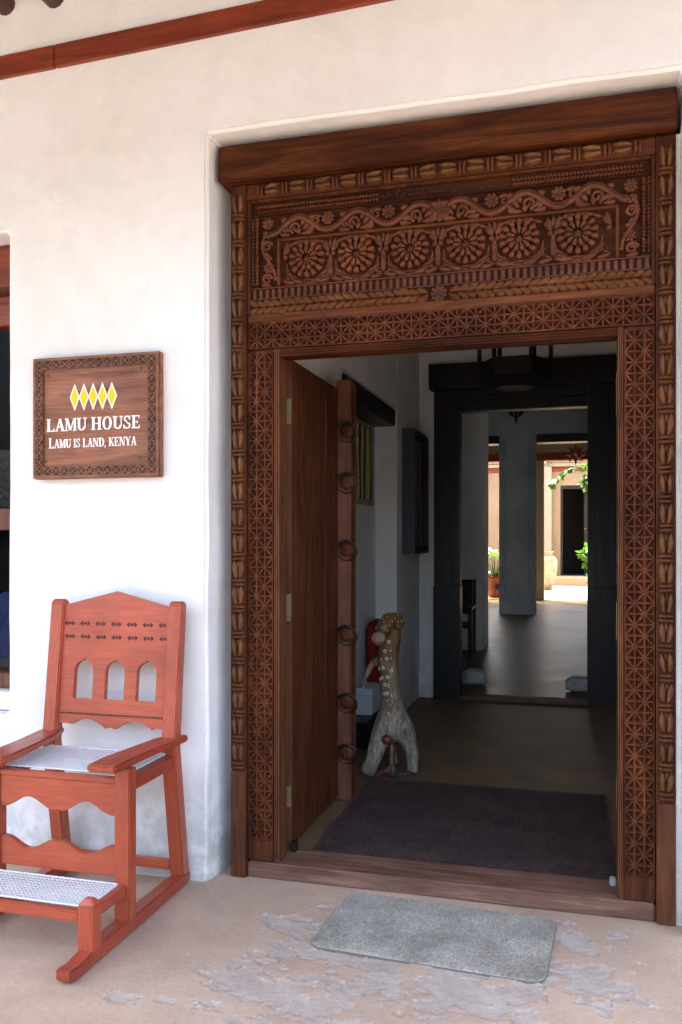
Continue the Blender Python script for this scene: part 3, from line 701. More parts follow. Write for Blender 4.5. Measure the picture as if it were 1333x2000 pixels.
for kx in range(7):
    x = -1.0085 + .2286 * (kx - 1)
    halves = (-1, 1)
    if kx == 0: x = -1.222; halves = (1,)
    if kx == 6: x = .128; halves = (-1,)
    for sg in halves:
        for an, L in ((52, .046), (72, .054)):
            a = R(an); link('leaf', lf_m, fz, T(x + sg * .006, 3.477, 2.676) @ dirY(sg * math.cos(a), math.sin(a)) @ Matrix.Scale(L / .052, 4))
        MB().ball((x + sg * .0125, 3.476, 2.669), (.0130, .018, .0130), 12, 8).build('berry', 'relief', fz, smooth=True)
        link('leaf', lf_m, fz, T(x + sg * .003, 3.4778, 2.566) @ dirY(sg, -.22))
        link('leaf', lf_m, fz, T(x + sg * .003, 3.4778, 2.570) @ dirY(sg, .35) @ Matrix.Scale(.6, 4))
    if len(halves) == 2:
        MB().petal(.046, .004, .010, .013, 0, 7, 6, .9, M_=T(x, 3.475, 2.690) @ dirY(0, 1)).build('leaf', 'relief', fz, smooth=True)
        vs = [(x - .006, 2.665), (x - .010, 2.64), (x - .010, 2.605), (x - .012, 2.585), (x, 2.572), (x + .012, 2.585), (x + .010, 2.605), (x + .010, 2.64), (x + .006, 2.665)]
        MB().prism(vs, 3.468, 3.4785).build('vase', 'relief', fz, bevel=.003)
# dentils
db = MB().box(-1.363, .269, 3.474, 3.4825, 2.492, 2.5465).build('dentil_board', 'ground', fr)
dm = MB().box(-.0078, .0078, -.008, 0, -.020, .020).mesh('dentil', 'relief', bevel=.002)
for i in range(57): link('dentil', dm, db, T(-1.349 + i * .02864, 3.4738, 2.518))
for zz in (2.5405, 2.494): MB().box(-1.363, .269, 3.466, 3.4738, zz, zz + .006).build('fillet', 'relief', fr, bevel=.0015)
# braid of heart leaves
bb = MB().box(-1.379, .285, 3.468, 3.56, 2.432, 2.4905).build('braid_board', 'ground', fr)
bm_ = MB().petal(.052, .005, .0165, .018, .002, 9, 7, .5).mesh('braid_leaf', 'tulip2', smooth=True)
for i in range(22):
    for sg in (-1, 1):
        x = CX + sg * (.046 + i * .0352)
        for up in (-1, 1):
            link('braid_leaf', bm_, bb, T(x - sg * .004, 3.4675, 2.4612 + up * .0035) @ dirY(sg * .90, up * .44 + rng.gauss(0, .04)) @ Matrix.Scale(1 + rng.gauss(0, .05), 4))
flower('braid_flower', CX, 2.462, .036, bb, 9, 3.466)
MB().box(-1.379, .285, 3.460, 3.56, 2.398, 2.4312).build('plain_strip', 'strip', fr, bevel=.003)
# chip carved star tiles
def star_tile(nx, nz, ax, az, mat, name='star_tile', D=.017, w=.0026, skirt=.018):
    b = MB()
    for i in range(nx):
        for j in range(nz):
            c = [Vector((i * ax, 0, j * az)), Vector(((i + 1) * ax, 0, j * az)), Vector(((i + 1) * ax, 0, (j + 1) * az)), Vector((i * ax, 0, (j + 1) * az))]
            tr = ((0, 1, 2), (0, 2, 3)) if (i + j) % 2 == 0 else ((0, 1, 3), (1, 2, 3))
            for t in tr:
                p = [c[q] for q in t]; l = [(p[(q + 1) % 3] - p[(q + 2) % 3]).length for q in range(3)]; per = sum(l)
                inc = sum((p[q] * l[q] for q in range(3)), Vector()) / per
                area = .5 * (p[1] - p[0]).cross(p[2] - p[0]).length; kf = w / (2 * area / per)
                ins = [q.lerp(inc, kf) for q in p]; ap = inc + Vector((0, D, 0)); i0 = len(b.v)
                b.v += [tuple(q) for q in p] + [tuple(q) for q in ins] + [tuple(ap)]
                for q in range(3):
                    r = (q + 1) % 3; b.f.append((i0 + q, i0 + r, i0 + 3 + r, i0 + 3 + q)); b.f.append((i0 + 3 + q, i0 + 3 + r, i0 + 6))
    W_, H_ = nx * ax, nz * az; i0 = len(b.v)
    b.v += [(0, 0, 0), (W_, 0, 0), (W_, 0, H_), (0, 0, H_), (0, skirt, 0), (W_, skirt, 0), (W_, skirt, H_), (0, skirt, H_)]
    b.f += [(i0, i0 + 4, i0 + 5, i0 + 1), (i0 + 1, i0 + 5, i0 + 6, i0 + 2), (i0 + 2, i0 + 6, i0 + 7, i0 + 3), (i0 + 3, i0 + 7, i0 + 4, i0)]
    return b.mesh(name, mat)
hl = MB().box(-1.379, .285, 3.479, 3.56, 2.281, 2.397).build('star_header', 'framex', fr)
ax = 1.656 / 44; st = star_tile(2, 3, ax, .0366, 'framex')
for i in range(22): link('star_tile', st, hl, T(-1.375 + i * 2 * ax, 3.460 + rng.gauss(0, .0009), 2.284) @ RY(rng.gauss(0, .004)))
for zz in (2.2815, 2.3945): MB().box(-1.379, .285, 3.461, 3.479, zz, zz + .0024).build('fillet', 'framex', fr)
for x0, x1, xb in ((-1.379, -1.262, -1.262), (.170, .285, .149)):
    jb = MB().box(x0 if xb < 0 else .170, x1, 3.479, 3.56, .071, 2.280).build('jamb', 'frame', fr)
    a = (x1 - x0 - .006) / 3; az = 2.10 / 50; tm = star_tile(3, 2, a, az, 'frame')
    for i in range(25): link('star_tile', tm, jb, T(x0 + .003, 3.460 + rng.gauss(0, .0009), .165 + i * 2 * az) @ RY(rng.gauss(0, .004)))
    MB().box(x0 + .001, x1 - .001, 3.464, 3.4785, .072, .163).build('jamb_foot', 'frame', jb, bevel=.003)
    xe = (-1.2615, -1.236) if xb < 0 else (.148, .1695)
    q = MB(); n = 3; wd = (xe[1] - xe[0]) / n
    q.box(xe[0], xe[1], 3.47, 3.56, .071, 2.279)
    for i in range(n): q.tube([(xe[0] + wd * (i + .5), 3.468, .09), (xe[0] + wd * (i + .5), 3.468, 2.279)], wd * .46, 8)
    q.build('bead', 'bead', jb)
q = MB(); q.box(-1.2355, .1475, 3.47, 3.56, 2.246, 2.2795)
for zz in (2.252, 2.262, 2.272): q.tube([(-1.2355, 3.468, zz), (.1475, 3.468, zz)], .0052, 8)
q.build('head_bead', 'lintel', fr)
# threshold
MB().box(-1.379, .285, 3.452, 3.66, 0, .069).build('threshold', 'thresh', fr, bevel=.008, seg=3)

# ================================================================== DOOR LEAVES
dl = thing('door_leaf', (-1.27, 4.0, .07), 'left plank door leaf swung inward, with ringed centre post', 'door', 'leaves of the carved doorway')
edges = [3.68, 3.955, 4.215, 4.448]
for i in range(3):
    MB().box(-1.294, -1.250 - .002 * (i % 2), edges[i] + .0012, edges[i + 1] - .0012, .075, 2.278).build('plank', 'leafwood', dl, bevel=.003)
MB().box(-1.2942, -1.2505, 3.668, 3.6795, .075, 2.278).build('hinge_stile', 'postwood', dl, bevel=.002)
for z0, z1 in ((1.984, 2.097), (1.09, 1.213), (.248, .343)):
    MB().box(-1.286, -1.252, 3.6625, 3.6675, z0, z1).build('hinge', 'brass', dl, bevel=.001)
cp = MB().box(-1.262, -1.188, 4.45, 4.60, .055, 2.325).build('centre_post', 'postwood', dl, bevel=.004)
MB().box(-1.1875, -1.180, 4.452, 4.462, .055, 2.32).build('post_bead', 'postwood', cp, bevel=.002)
for q, (z0, z1) in enumerate(((.06, 2.32),)):
    i = 0; z = z0 + .02
    tm = star_tile(1, 1, .05, .07, 'leafwood', 'post_carving', .010, .003, .004)
    while z < z1 - .07:
        o = link('post_carving', tm, cp, T(-1.176, 4.466, z) @ Matrix.Rotation(R(90), 4, 'Z')); z += .0705
ringm = MB().torus((0, 0, 0), .054, .0062, 32, 8).mesh('ring', 'iron', smooth=True)
bossm = MB()
bossm.lathe([(.040, 0), (.040, .010), (.036, .016), (.020, .019), (.0, .020)], n=20)
bossm.v = [(x, -z, y) for x, y, z in bossm.v]; bossm = bossm.mesh('boss', 'leafwood', smooth=True, merge=True)
for z in (2.045, 1.771, 1.408, .950, .587, .313):
    bs = link('boss', bossm, cp, T(-1.199, 4.449, z))
    link('ring', ringm, bs, T(-1.199, 4.440, z - .006) @ Matrix.Rotation(R(14), 4, 'X'))
dr = thing('door_leaf', (.18, 4.0, .07), 'right door leaf folded back behind the right jamb, only its hinge edge showing', 'door', 'leaves of the carved doorway')
b = MB().hexa([(.150, 3.60, .075), (.194, 3.59, .075), (.37, 4.28, .075), (.326, 4.29, .075)], [(.150, 3.60, 2.278), (.194, 3.59, 2.278), (.37, 4.28, 2.278), (.326, 4.29, 2.278)]).build('plank', 'bead', dr, bevel=.003)
for z0, z1 in ((1.95, 2.13), (1.06, 1.21), (.38, .52)): MB().box(.1475, .1525, 3.563, 3.598, z0, z1).build('hinge', 'brass', dr, bevel=.001)
tag(MB().box(.122, .147, 3.585, 3.61, .070, .105).build('door_stop', 'canvas', bevel=.004), 'small pale grey block at the foot of the right jamb', 'door stop')
tag(MB().box(-1.232, -1.208, 3.60, 3.64, .070, .115).build('floor_bolt', 'iron', bevel=.004), 'small dark metal block by the hinge edge of the left door leaf', 'door stop')

# ================================================================== SIGN
sg_ = thing('sign_board', (-2.05, 3.33, 1.73), 'carved wooden sign with yellow diamonds and white LAMU HOUSE lettering', 'sign')
X0, X1, Z0, Z1 = -2.343, -1.722, 1.728, 2.266
MB().box(X0, X1, 3.312, 3.349, Z0, Z1).build('board', 'sign', sg_, bevel=.004)
bd = MB()
for q in ((X0 + .002, X1 - .002, Z0 + .002, Z0 + .014), (X0 + .002, X1 - .002, Z1 - .014, Z1 - .002), (X0 + .002, X0 + .014, Z0 + .015, Z1 - .015), (X1 - .014, X1 - .002, Z0 + .015, Z1 - .015)):
    bd.box(q[0], q[1], 3.302, 3.313, q[2], q[3])
bd.build('rim', 'sign', sg_, bevel=.002)
def xtile(ax, az):
    b = MB(); c = [Vector((0, 0, 0)), Vector((ax, 0, 0)), Vector((ax, 0, az)), Vector((0, 0, az))]; m = Vector((ax / 2, 0, az / 2))
    for q in range(4):
        p = [c[q], c[(q + 1) % 4], m]; l = [(p[(r + 1) % 3] - p[(r + 2) % 3]).length for r in range(3)]; per = sum(l)
        inc = sum((p[r] * l[r] for r in range(3)), Vector()) / per; ar = .5 * (p[1] - p[0]).cross(p[2] - p[0]).length
        ins = [r.lerp(inc, .0022 / (2 * ar / per)) for r in p]; ap = inc + Vector((0, .009, 0)); i0 = len(b.v)
        b.v += [tuple(r) for r in p] + [tuple(r) for r in ins] + [tuple(ap)]
        for r in range(3):
            s = (r + 1) % 3; b.f.append((i0 + r, i0 + s, i0 + 3 + s, i0 + 3 + r)); b.f.append((i0 + 3 + r, i0 + 3 + s, i0 + 6))
    return b.mesh('border_tile', 'signd')
t1 = xtile((X1 - X0 - .027) / 14, .038); t2 = xtile(.038, (Z1 - Z0 - .107) / 10)
for i in range(14):
    for z in (Z0 + .0145, Z1 - .0525): link('border_tile', t1, sg_, T(X0 + .0135 + i * (X1 - X0 - .027) / 14, 3.3025, z))
for i in range(10):
    for x in (X0 + .0145, X1 - .0525): link('border_tile', t2, sg_, T(x, 3.3025, Z0 + .0535 + i * (Z1 - Z0 - .107) / 10))
for x, z in ((-2.270, 2.187), (-1.811, 2.196), (-2.281, 1.808), (-1.815, 1.811)):
    MB().ball((x, 3.3115, z), (.0055, .0025, .0055), 10, 6).build('screw', 'screw', sg_, smooth=True)
for i in range(5):
    x = -2.134 + i * .0458; z = 2.085
    d = MB().prism([(x - .0245, z), (x, z - .059), (x + .0245, z), (x, z + .059)], 3.3095, 3.3118 + .00005 * i).build('diamond', 'white', sg_)
    MB().prism([(x - .0185, z), (x, z - .0455), (x + .0185, z), (x, z + .0455)], 3.3080, 3.3093).build('diamond_face', 'yellow', d)
def rect(x0, x1, z0, z1): return [(x0, z0), (x1, z0), (x1, z1), (x0, z1)]
def para(xa, za, xb, zb, w): return [(xa - w / 2, za), (xa + w / 2, za), (xb + w / 2, zb), (xb - w / 2, zb)] if zb > za else para(xb, zb, xa, za, w)
def serif(x, z, w=.34): return rect(x - w / 2, x + w / 2, z, z + .07)
def arc(cx, cz, rx, rz, tx, tz, a0, a1, n=14):
    o = []
    for i in range(n):
        A, B = R(a0 + (a1 - a0) * i / n), R(a0 + (a1 - a0) * (i + 1) / n)
        P = lambda a, k: (cx + (rx - k * tx) * math.cos(a), cz + (rz - k * tz) * math.sin(a))
        o.append([P(A, 1), P(A, 0), P(B, 0), P(B, 1)])
    return o
G = {
 'L': (.72, [rect(.12, .30, 0, 1), serif(.21, .93), rect(.04, .68, 0, .08), [(.60, .08), (.68, .08), (.68, .30)]]),
 'A': (.84, [para(.16, .03, .44, 1, .07), para(.70, .03, .44, 1, .19), rect(.24, .58, .30, .37), serif(.14, 0, .26), serif(.70, 0, .32)]),
 'M': (1.0, [rect(.12, .19, 0, 1), rect(.78, .95, 0, 1), para(.50, .05, .20, 1, .18), para(.50, .05, .80, 1, .08), serif(.16, 0, .28), serif(.86, 0, .3), rect(.03, .22, .93, 1), rect(.8, 1.0, .93, 1)]),
 'U': (.86, [rect(.12, .30, .28, 1), rect(.68, .75, .28, 1), serif(.21, .93), serif(.71, .93, .28)] + arc(.435, .30, .315, .30, .17, .09, 180, 360)),
 'H': (.92, [rect(.12, .30, 0, 1), rect(.62, .80, 0, 1), rect(.28, .64, .47, .54), serif(.21, 0), serif(.21, .93), serif(.71, 0), serif(.71, .93)]),
 'O': (.86, arc(.43, .5, .38, .52, .18, .06, 0, 360, 28)),
 'S': (.66, arc(.33, .755, .25, .255, .10, .09, 20, 180, 12) + arc(.33, .755, .25, .255, .10, .12, 180, 270, 8) + arc(.33, .25, .28, .255, .13, .12, -20, 90, 10) + arc(.33, .25, .28, .255, .10, .09, 180, 340, 12) + [rect(.49, .56, .68, 1.0), rect(.05, .12, 0, .32)]),
 'E': (.74, [rect(.12, .30, 0, 1), rect(.04, .68, 0, .08), rect(.04, .66, .92, 1), rect(.29, .50, .46, .53), [(.60, .08), (.68, .08), (.68, .30)], [(.66, .72), (.66, .92), (.58, .92)], rect(.46, .52, .38, .61)]),
 'I': (.44, [rect(.13, .31, 0, 1), serif(.22, 0), serif(.22, .93)]),
 'N': (.92, [rect(.14, .21, 0, 1), rect(.74, .81, 0, 1), para(.70, .02, .24, 1, .19), serif(.17, 0, .28), serif(.77, .93, .28), rect(.02, .25, .93, 1)]),
 'D': (.86, [rect(.12, .30, 0, 1), rect(.04, .44, 0, .07), rect(.04, .44, .93, 1)] + arc(.42, .5, .40, .5, .18, .07, -90, 90)),
 'K': (.86, [rect(.12, .30, 0, 1), para(.30, .40, .68, 1, .08), para(.72, 0, .42, .56, .20), serif(.21, 0), serif(.21, .93), serif(.70, 0, .3), serif(.70, .93, .26)]),
 'Y': (.84, [rect(.34, .52, 0, .48), para(.43, .44, .16, 1, .18), para(.43, .44, .72, 1, .07), serif(.43, 0), serif(.16, .93, .3), serif(.72, .93, .26)]),
 ',': (.30, [rect(.06, .2, 0, .14), [(.06, -.16), (.12, -.16), (.2, .02), (.1, .02)]]), ' ': (.34, []) }
def lettering(name, text, x0, x1, z0, h, big, drift):
    sc_ = [1.17 if i in big else 1 for i in range(len(text))]
    tot = sum(G[c][0] * s for c, s in zip(text, sc_)); f = (x1 - x0) / tot; x = x0
    for i, c in enumerate(text):
        wd, polys = G[c]; s = sc_[i]
        if polys:
            b = MB()
            for q, p in enumerate(polys):
                b.prism([(x + a * f * s, z0 + drift * (x - x0) + (e if e < .2 or True else e) * h * s - (0.0)) for a, e in p], 3.3085 - .00003 * q, 3.3118)
            b.build('letter', 'white', sg_, merge=False)
        x += wd * f * s
lettering('name', 'LAMU HOUSE', -2.277, -1.813, 1.938, .0555, (), .002)
lettering('place', 'LAMU IS LAND, KENYA', -2.265, -1.832, 1.864, .0385, (0,), .004)

# ================================================================== ROCKING CHAIR
ch = thing('rocking_chair', (-1.90, 2.9, 0), 'red varnished high backed wooden chair with cane seat and footrest on runners', 'chair')
CC, HW = -1.900, .281
def side_prism(b, poly, x0, x1):   # poly in (y,z)
    i = len(b.v); n = len(poly)
    b.v += [(x0, y, z) for y, z in poly] + [(x1, y, z) for y, z in poly]
    b.f.append(tuple(range(i + n - 1, i - 1, -1))); b.f.append(tuple(range(i + n, i + 2 * n)))
    for k in range(n): b.f.append((i + k, i + (k + 1) % n, i + n + (k + 1) % n, i + n + k))
for sg in (-1, 1):
    xc = CC + sg * HW
    b = MB(); side_prism(b, [(2.445, .012), (2.475, .004), (2.9, .002), (3.30, .004), (3.335, .012), (3.335, .052), (3.1, .056), (2.62, .058), (2.50, .045), (2.445, .052)], xc - .029, xc + .029)
    b.build('runner', 'chairy', ch, bevel=.005)
    b = MB(); side_prism(b, [(3.264, .05), (3.324, .05), (3.240, .60), (3.296, 1.185), (3.284, 1.200), (3.264, 1.200), (3.250, 1.185), (3.180, .60)], xc - .031, xc + .031)
    b.build('back_post', 'chair', ch, bevel=.005)
    MB().box(xc - .031, xc + .031, 2.815, 2.870, .05, .612).build('front_leg', 'chair', ch, bevel=.004)
    b = MB().box(xc - .031, xc + .031, 2.575, 2.628, .05, .205); b.hexa([(xc - .031, 2.575, .2052), (xc + .031, 2.575, .2052), (xc + .031, 2.628, .2052), (xc - .031, 2.628, .2052)], [(xc - .014, 2.59, .226), (xc + .014, 2.59, .226), (xc + .014, 2.613, .226), (xc - .014, 2.613, .226)])
    b.build('footrest_post', 'chair', ch, bevel=.003)
    # arm
    b = MB(); pth = [(2.745, -.045, .050, .612, .640), (2.84, -.044, .050, .612, .642), (3.00, -.030, .047, .614, .642), (3.16, -.008, .044, .616, .644), (3.265, .014, .034, .618, .646)]
    L = [[(xc + sg * (o - w_ * 1.15), y, a), (xc + sg * (o + w_ * 1.15), y, a), (xc + sg * (o + w_ * 1.15), y, c), (xc + sg * (o - w_ * 1.15), y, c)] for y, o, w_, a, c in pth]
    i0 = len(b.v)
    for q in L: b.v += q
    for k in range(len(L) - 1):
        for j in range(4): b.f.append((i0 + k * 4 + j, i0 + k * 4 + (j + 1) % 4, i0 + k * 4 + 4 + (j + 1) % 4, i0 + k * 4 + 4 + j))
    b.f.append((i0 + 3, i0 + 2, i0 + 1, i0)); e = i0 + (len(L) - 1) * 4; b.f.append((e, e + 1, e + 2, e + 3))
    b.build('armrest', 'chairy', ch, bevel=.006)
    MB().box(xc - .026, xc + .026, 2.871, 3.195, .522, .574).build('side_rail', 'chairy', ch, bevel=.004)
    MB().box(xc - .020, xc + .020, 2.629, 2.814, .150, .188).build('footrest_rail', 'chairy', ch, bevel=.003)
# back panel: outline with scalloped bottom and three arched openings (boolean-free: built from strips)
def back_panel():
    xl, xr = CC - HW + .030, CC + HW - .030; bm = bmesh.new()
    def yoff(z): return 3.200 + (z - .60) * .110
    def bot(x):
        t = (x - CC) / (xr - CC); a = abs(t)
        z = .668 + .030 * math.sin(math.pi * min(max((a - .12) / .66, 0), 1)) - .006 * (a < .12)
        return z + (.008 * math.exp(-(a / .04) ** 2)) + (.006 if a > .78 else 0)
    def topz(x): return 1.238 - .062 * abs(x - CC) / (xr - CC)
    holes = [(CC - .140, .0460), (CC + .010, .0460), (CC + .158, .0460)]
    def hz(x):   # returns (z0,z1) of hole at x or None
        for c, r in holes:
            d = abs(x - c) / r
            if d <= 1.0001:
                z1 = .897 + .047 * math.sqrt(max(0, 1 - d * d)) + .009 * max(0, 1 - d / .09)
                return (.782, z1)
        return None
    xs = set(xl + (xr - xl) * i / 64 for i in range(65))
    for c, r in holes: xs |= {c - r * math.cos(math.pi * i / 20) for i in range(21)} | {c}
    xs = sorted(xs); xs = [x for i, x in enumerate(xs) if i == 0 or x - xs[i - 1] > 1e-5]
    V = {}
    def vert(x, z):
        k = (round(x, 6), round(z, 6))
        if k not in V: V[k] = bm.verts.new((x, yoff(z), z))
        return V[k]
    for a, c in zip(xs, xs[1:]):
        m = (a + c) / 2; h = hz(m)
        segs = [(bot, topz)]
        if h: segs = [(bot, lambda x: .782), (lambda x: (hz(x) or (0, .897))[1], topz)]
        for lo, hi in segs:
            q = []
            for p in (vert(a, lo(a)), vert(c, lo(c)), vert(c, hi(c)), vert(a, hi(a))):
                if p not in q: q.append(p)
            if len(q) > 2: bm.faces.new(q)
    r = bmesh.ops.extrude_face_region(bm, geom=bm.faces[:])
    bmesh.ops.translate(bm, verts=[g for g in r['geom'] if isinstance(g, bmesh.types.BMVert)], vec=(0, .026, -.004))
    bmesh.ops.recalc_face_normals(bm, faces=bm.faces)
    me = bpy.data.meshes.new('back_panel'); bm.to_mesh(me); bm.free(); me.materials.append(M['chairx']); return me, yoff
me, yoff = back_panel(); bp = link('back_panel', me, ch)
nm = MB(); nm2 = MB()
for row, z in enumerate((1.098, 1.042)):
    for i in range(7):
        xc = CC - .222 + i * .075 + (.006 if row else 0); z_ = z
        for sg in (-1, 1):
            q = [(xc + sg * .0255, z_), (xc + sg * .012, z_ + .011), (xc + sg * .012, z_ - .011)]
            if sg > 0: q = [q[0], q[1], q[2]]
            if abs(q[0][0] - CC) < .250: nm.prism([(a, c) for a, c in (q if sg < 0 else q)], yoff(z_) - .0012, yoff(z_) + .004)
        for k in (-.006, 0, .006): nm.prism([(xc + k - .0018, z_ - .0055), (xc + k + .0018, z_ - .0055), (xc + k + .0018, z_ + .0055), (xc + k - .0018, z_ + .0055)], yoff(z_) - .0012, yoff(z_) + .004)
for i in range(46):
    x = CC - .236 + i * .0105; z_ = .718
    nm2.prism([(x - .0042, z_), (x, z_ - .006), (x + .0042, z_), (x, z_ + .006)], yoff(z_) - .0012, yoff(z_) + .004)
nm.v = [(x_, yoff(z_) + (-.0014 if (y_ - yoff(min((1.098, 1.042), key=lambda q: abs(q - z_)))) < .001 else .004), z_) for x_, y_, z_ in nm.v]
nm2.v = [(x_, yoff(z_) + (-.0014 if (y_ - yoff(.718)) < .001 else .004), z_) for x_, y_, z_ in nm2.v]
tag(nm.build('arrow_notches', 'notch', bp), kind='stuff'); tag(nm2.build('diamond_notches', 'notch', bp), kind='stuff')
# aprons
def apron(name, y0, y1, zt, zb, flip, mat='chairx', x0=CC - HW + .0315, x1=CC + HW - .0315):
    n = 60; lo = []
    for i in range(n + 1):
        t = -1 + 2 * i / n; a = abs(t)
        k = .5 - .5 * math.cos(2 * math.pi * min(max((a - .06) / .88, 0), 1))
        w_ = k + .10 * math.exp(-(a / .05) ** 2)
        lo.append((x0 + (x1 - x0) * i / n, w_))
    b = MB()
    if not flip: poly = [(x, zb + (zt - zb) * .36 * w_) for x, w_ in lo] + [(x1, zt), (x0, zt)]
    else: poly = [(x0, zb), (x1, zb)] + [(x, zt - (zt - zb) * .36 * w_) for x, w_ in reversed(lo)]
    i0 = len(b.v); b.prism(poly, y0, y1)
    return b.build(name, mat, ch, bevel=.003)
apron('front_apron', 2.828, 2.856, .553, .432, False)
apron('stretcher_board', 2.832, 2.856, .318, .206, True)
MB().box(CC - HW + .032, CC + HW - .032, 3.180, 3.210, .530, .578).build('back_rail', 'chairx', ch, bevel=.003)
MB().box(CC - HW + .032, CC + HW - .032, 2.824, 2.860, .5535, .572).build('front_rail', 'chairx', ch, bevel=.003)
MB().box(CC - HW + .032, CC + HW - .032, 2.584, 2.620, .142, .178).build('footrest_front_rail', 'chairx', ch, bevel=.004)
MB().box(CC - HW + .032, CC + HW - .032, 2.800, 2.826, .150, .182).build('footrest_back_rail', 'chairx', ch, bevel=.004)
MB().box(CC - HW + .030, CC + HW - .030, 3.255, 3.285, .075, .115).build('rear_stretcher', 'chairx', ch, bevel=.004)
def cane(x0, x1, y0, y1, z, step, name, sag=.010):
    b = MB(); W_, D_ = x1 - x0, y1 - y0
    def zz(x, y): return z - sag * 4 * max(0, (x - x0) * (x1 - x) / W_ / W_) * 4 * max(0, (y - y0) * (y1 - y) / D_ / D_)
    def strand(p, q, w_, dz):
        n = 9; p, q = Vector(p), Vector(q); d = (q - p).normalized(); s = Vector((-d.y, d.x)) * w_ / 2; i0 = len(b.v)
        for i in range(n + 1):
            c = p.lerp(q, i / n); h = zz(c.x, c.y) + dz
            b.v += [(c.x - s.x, c.y - s.y, h), (c.x, c.y, h + .0010), (c.x + s.x, c.y + s.y, h)]
        for i in range(n):
            a = i0 + i * 3; b.f += [(a, a + 1, a + 4, a + 3), (a + 1, a + 2, a + 5, a + 4)]
    n = int(W_ / step)
    for i in range(n + 1):
        x = x0 + W_ * i / n; strand((x, y0), (x, y1), .0026, 0); strand((x + .0040, y0), (x + .0040, y1), .0022, .0004)
    n = int(D_ / step)
    for i in range(n + 1):
        y = y0 + D_ * i / n; strand((x0, y), (x1, y), .0026, .0012); strand((x0, y + .0040), (x1, y + .0040), .0022, .0016)
    k = -D_
    while k < W_:
        for dr_ in (1, -1):
            a, c = max(0, -k), min(D_, W_ - k)
            if c > a + .01:
                if dr_ > 0: strand((x0 + k + a, y0 + a), (x0 + k + c, y0 + c), .0028, .0024)
                else: strand((x0 + k + a, y1 - a), (x0 + k + c, y1 - c), .0028, .0030)
        k += step * 1.0
    o = b.build(name, 'cane', ch); tag(o, kind='stuff')
    e = MB()
    for p in ([(x0, y0), (x1, y0)], [(x1, y0), (x1, y1)], [(x1, y1), (x0, y1)], [(x0, y1), (x0, y0)]):
        m = 40; e.tube([(p[0][0] + (p[1][0] - p[0][0]) * i / m, p[0][1] + (p[1][1] - p[0][1]) * i / m, z + .003 + .0012 * (i % 2)) for i in range(m + 1)], .0035, 6)
    e.build('cane_edging', 'cane', ch, smooth=True)
cane(CC - HW + .012, CC + HW - .012, 2.862, 3.182, .577, .0172, 'cane_seat')
cane(CC - HW + .010, CC + HW - .012, 2.606, 2.808, .187, .0172, 'cane_footrest', .006)

# ================================================================== MATS
def round_rect(x0, x1, y0, y1, r, n=6):
    o = []
    for cx, cy, a0 in ((x1 - r, y0 + r, -90), (x1 - r, y1 - r, 0), (x0 + r, y1 - r, 90), (x0 + r, y0 + r, 180)):
        for i in range(n + 1):
            a = R(a0 + 90 * i / n); o.append((cx + r * math.cos(a), cy + r * math.sin(a)))
    return o
def mat_grid(x0, x1, y0, y1, z, crease, rot, c, r=.0):
    nx, ny = 90, 54; b = MB(); Mr = T(*c) @ Matrix.Rotation(rot, 4, 'Z')
    for j in range(ny + 1):
        for i in range(nx + 1):
            u, v = i / nx, j / ny; x, y = x0 + (x1 - x0) * u, y0 + (y1 - y0) * v
            if r:
                ex = r - min(x - x0, x1 - x); ey = r - min(y - y0, y1 - y)
                if ex > 0 and ey > 0:
                    d = math.hypot(ex, ey); m = max(ex, ey); k = m / d if d else 1
                    cx_ = x0 + r if x < x0 + r else x1 - r; cy_ = y0 + r if y < y0 + r else y1 - r
                    x = cx_ + (x - cx_) * k; y = cy_ + (y - cy_) * k
            e = min(u, 1 - u, (v if v < .5 else 1 - v)) ; h = z + .0016 * noise.noise(Vector((x * 5, y * 5, 3)))
            if min(i, nx - i, j, ny - j) == 0: h = .001
            h -= crease * math.exp(-((v - .51) / .014) ** 2) * (1 if .16 < u < .86 else 0)
            b.v.append(tuple(Mr @ Vector((x, y, h))))
    for j in range(ny):
        for i in range(nx): a = j * (nx + 1) + i; b.f.append((a, a + 1, a + nx + 2, a + nx + 1))
    return b
m1 = thing('doormat', (-.50, 3.14, 0), 'small grey bristle doormat with rounded corners on the cement floor', 'doormat')
mat_grid(-.415, .415, -.245, .245, .006, .005, R(-3.2), (-.505, 3.138, .003), .05).build('bristles', 'matgrey', m1, smooth=True)
mb = MB(); pr = [(Matrix.Rotation(R(-3.2), 3, 'Z') @ Vector((x, y, 0))) for x, y in round_rect(-.417, .417, -.247, .247, .052)]
i0 = 0; mb.v = [(-.505 + p.x, 3.138 + p.y, -.004) for p in pr] + [(-.505 + p.x, 3.138 + p.y, .003) for p in pr]; n = len(pr)
mb.f = [tuple(range(n, 2 * n))] + [(k, (k + 1) % n, n + (k + 1) % n, n + k) for k in range(n)]
mb.build('backing', 'rubber', m1)
m2 = thing('entrance_mat', (-.5, 4.26, .05), 'large dark brown coir mat filling the doorway behind the threshold', 'doormat')
mat_grid(-.648, .648, -.59, .59, .018, .0, R(.6), (-.505, 4.262, .051)).build('coir', 'matbrown', m2, smooth=True)

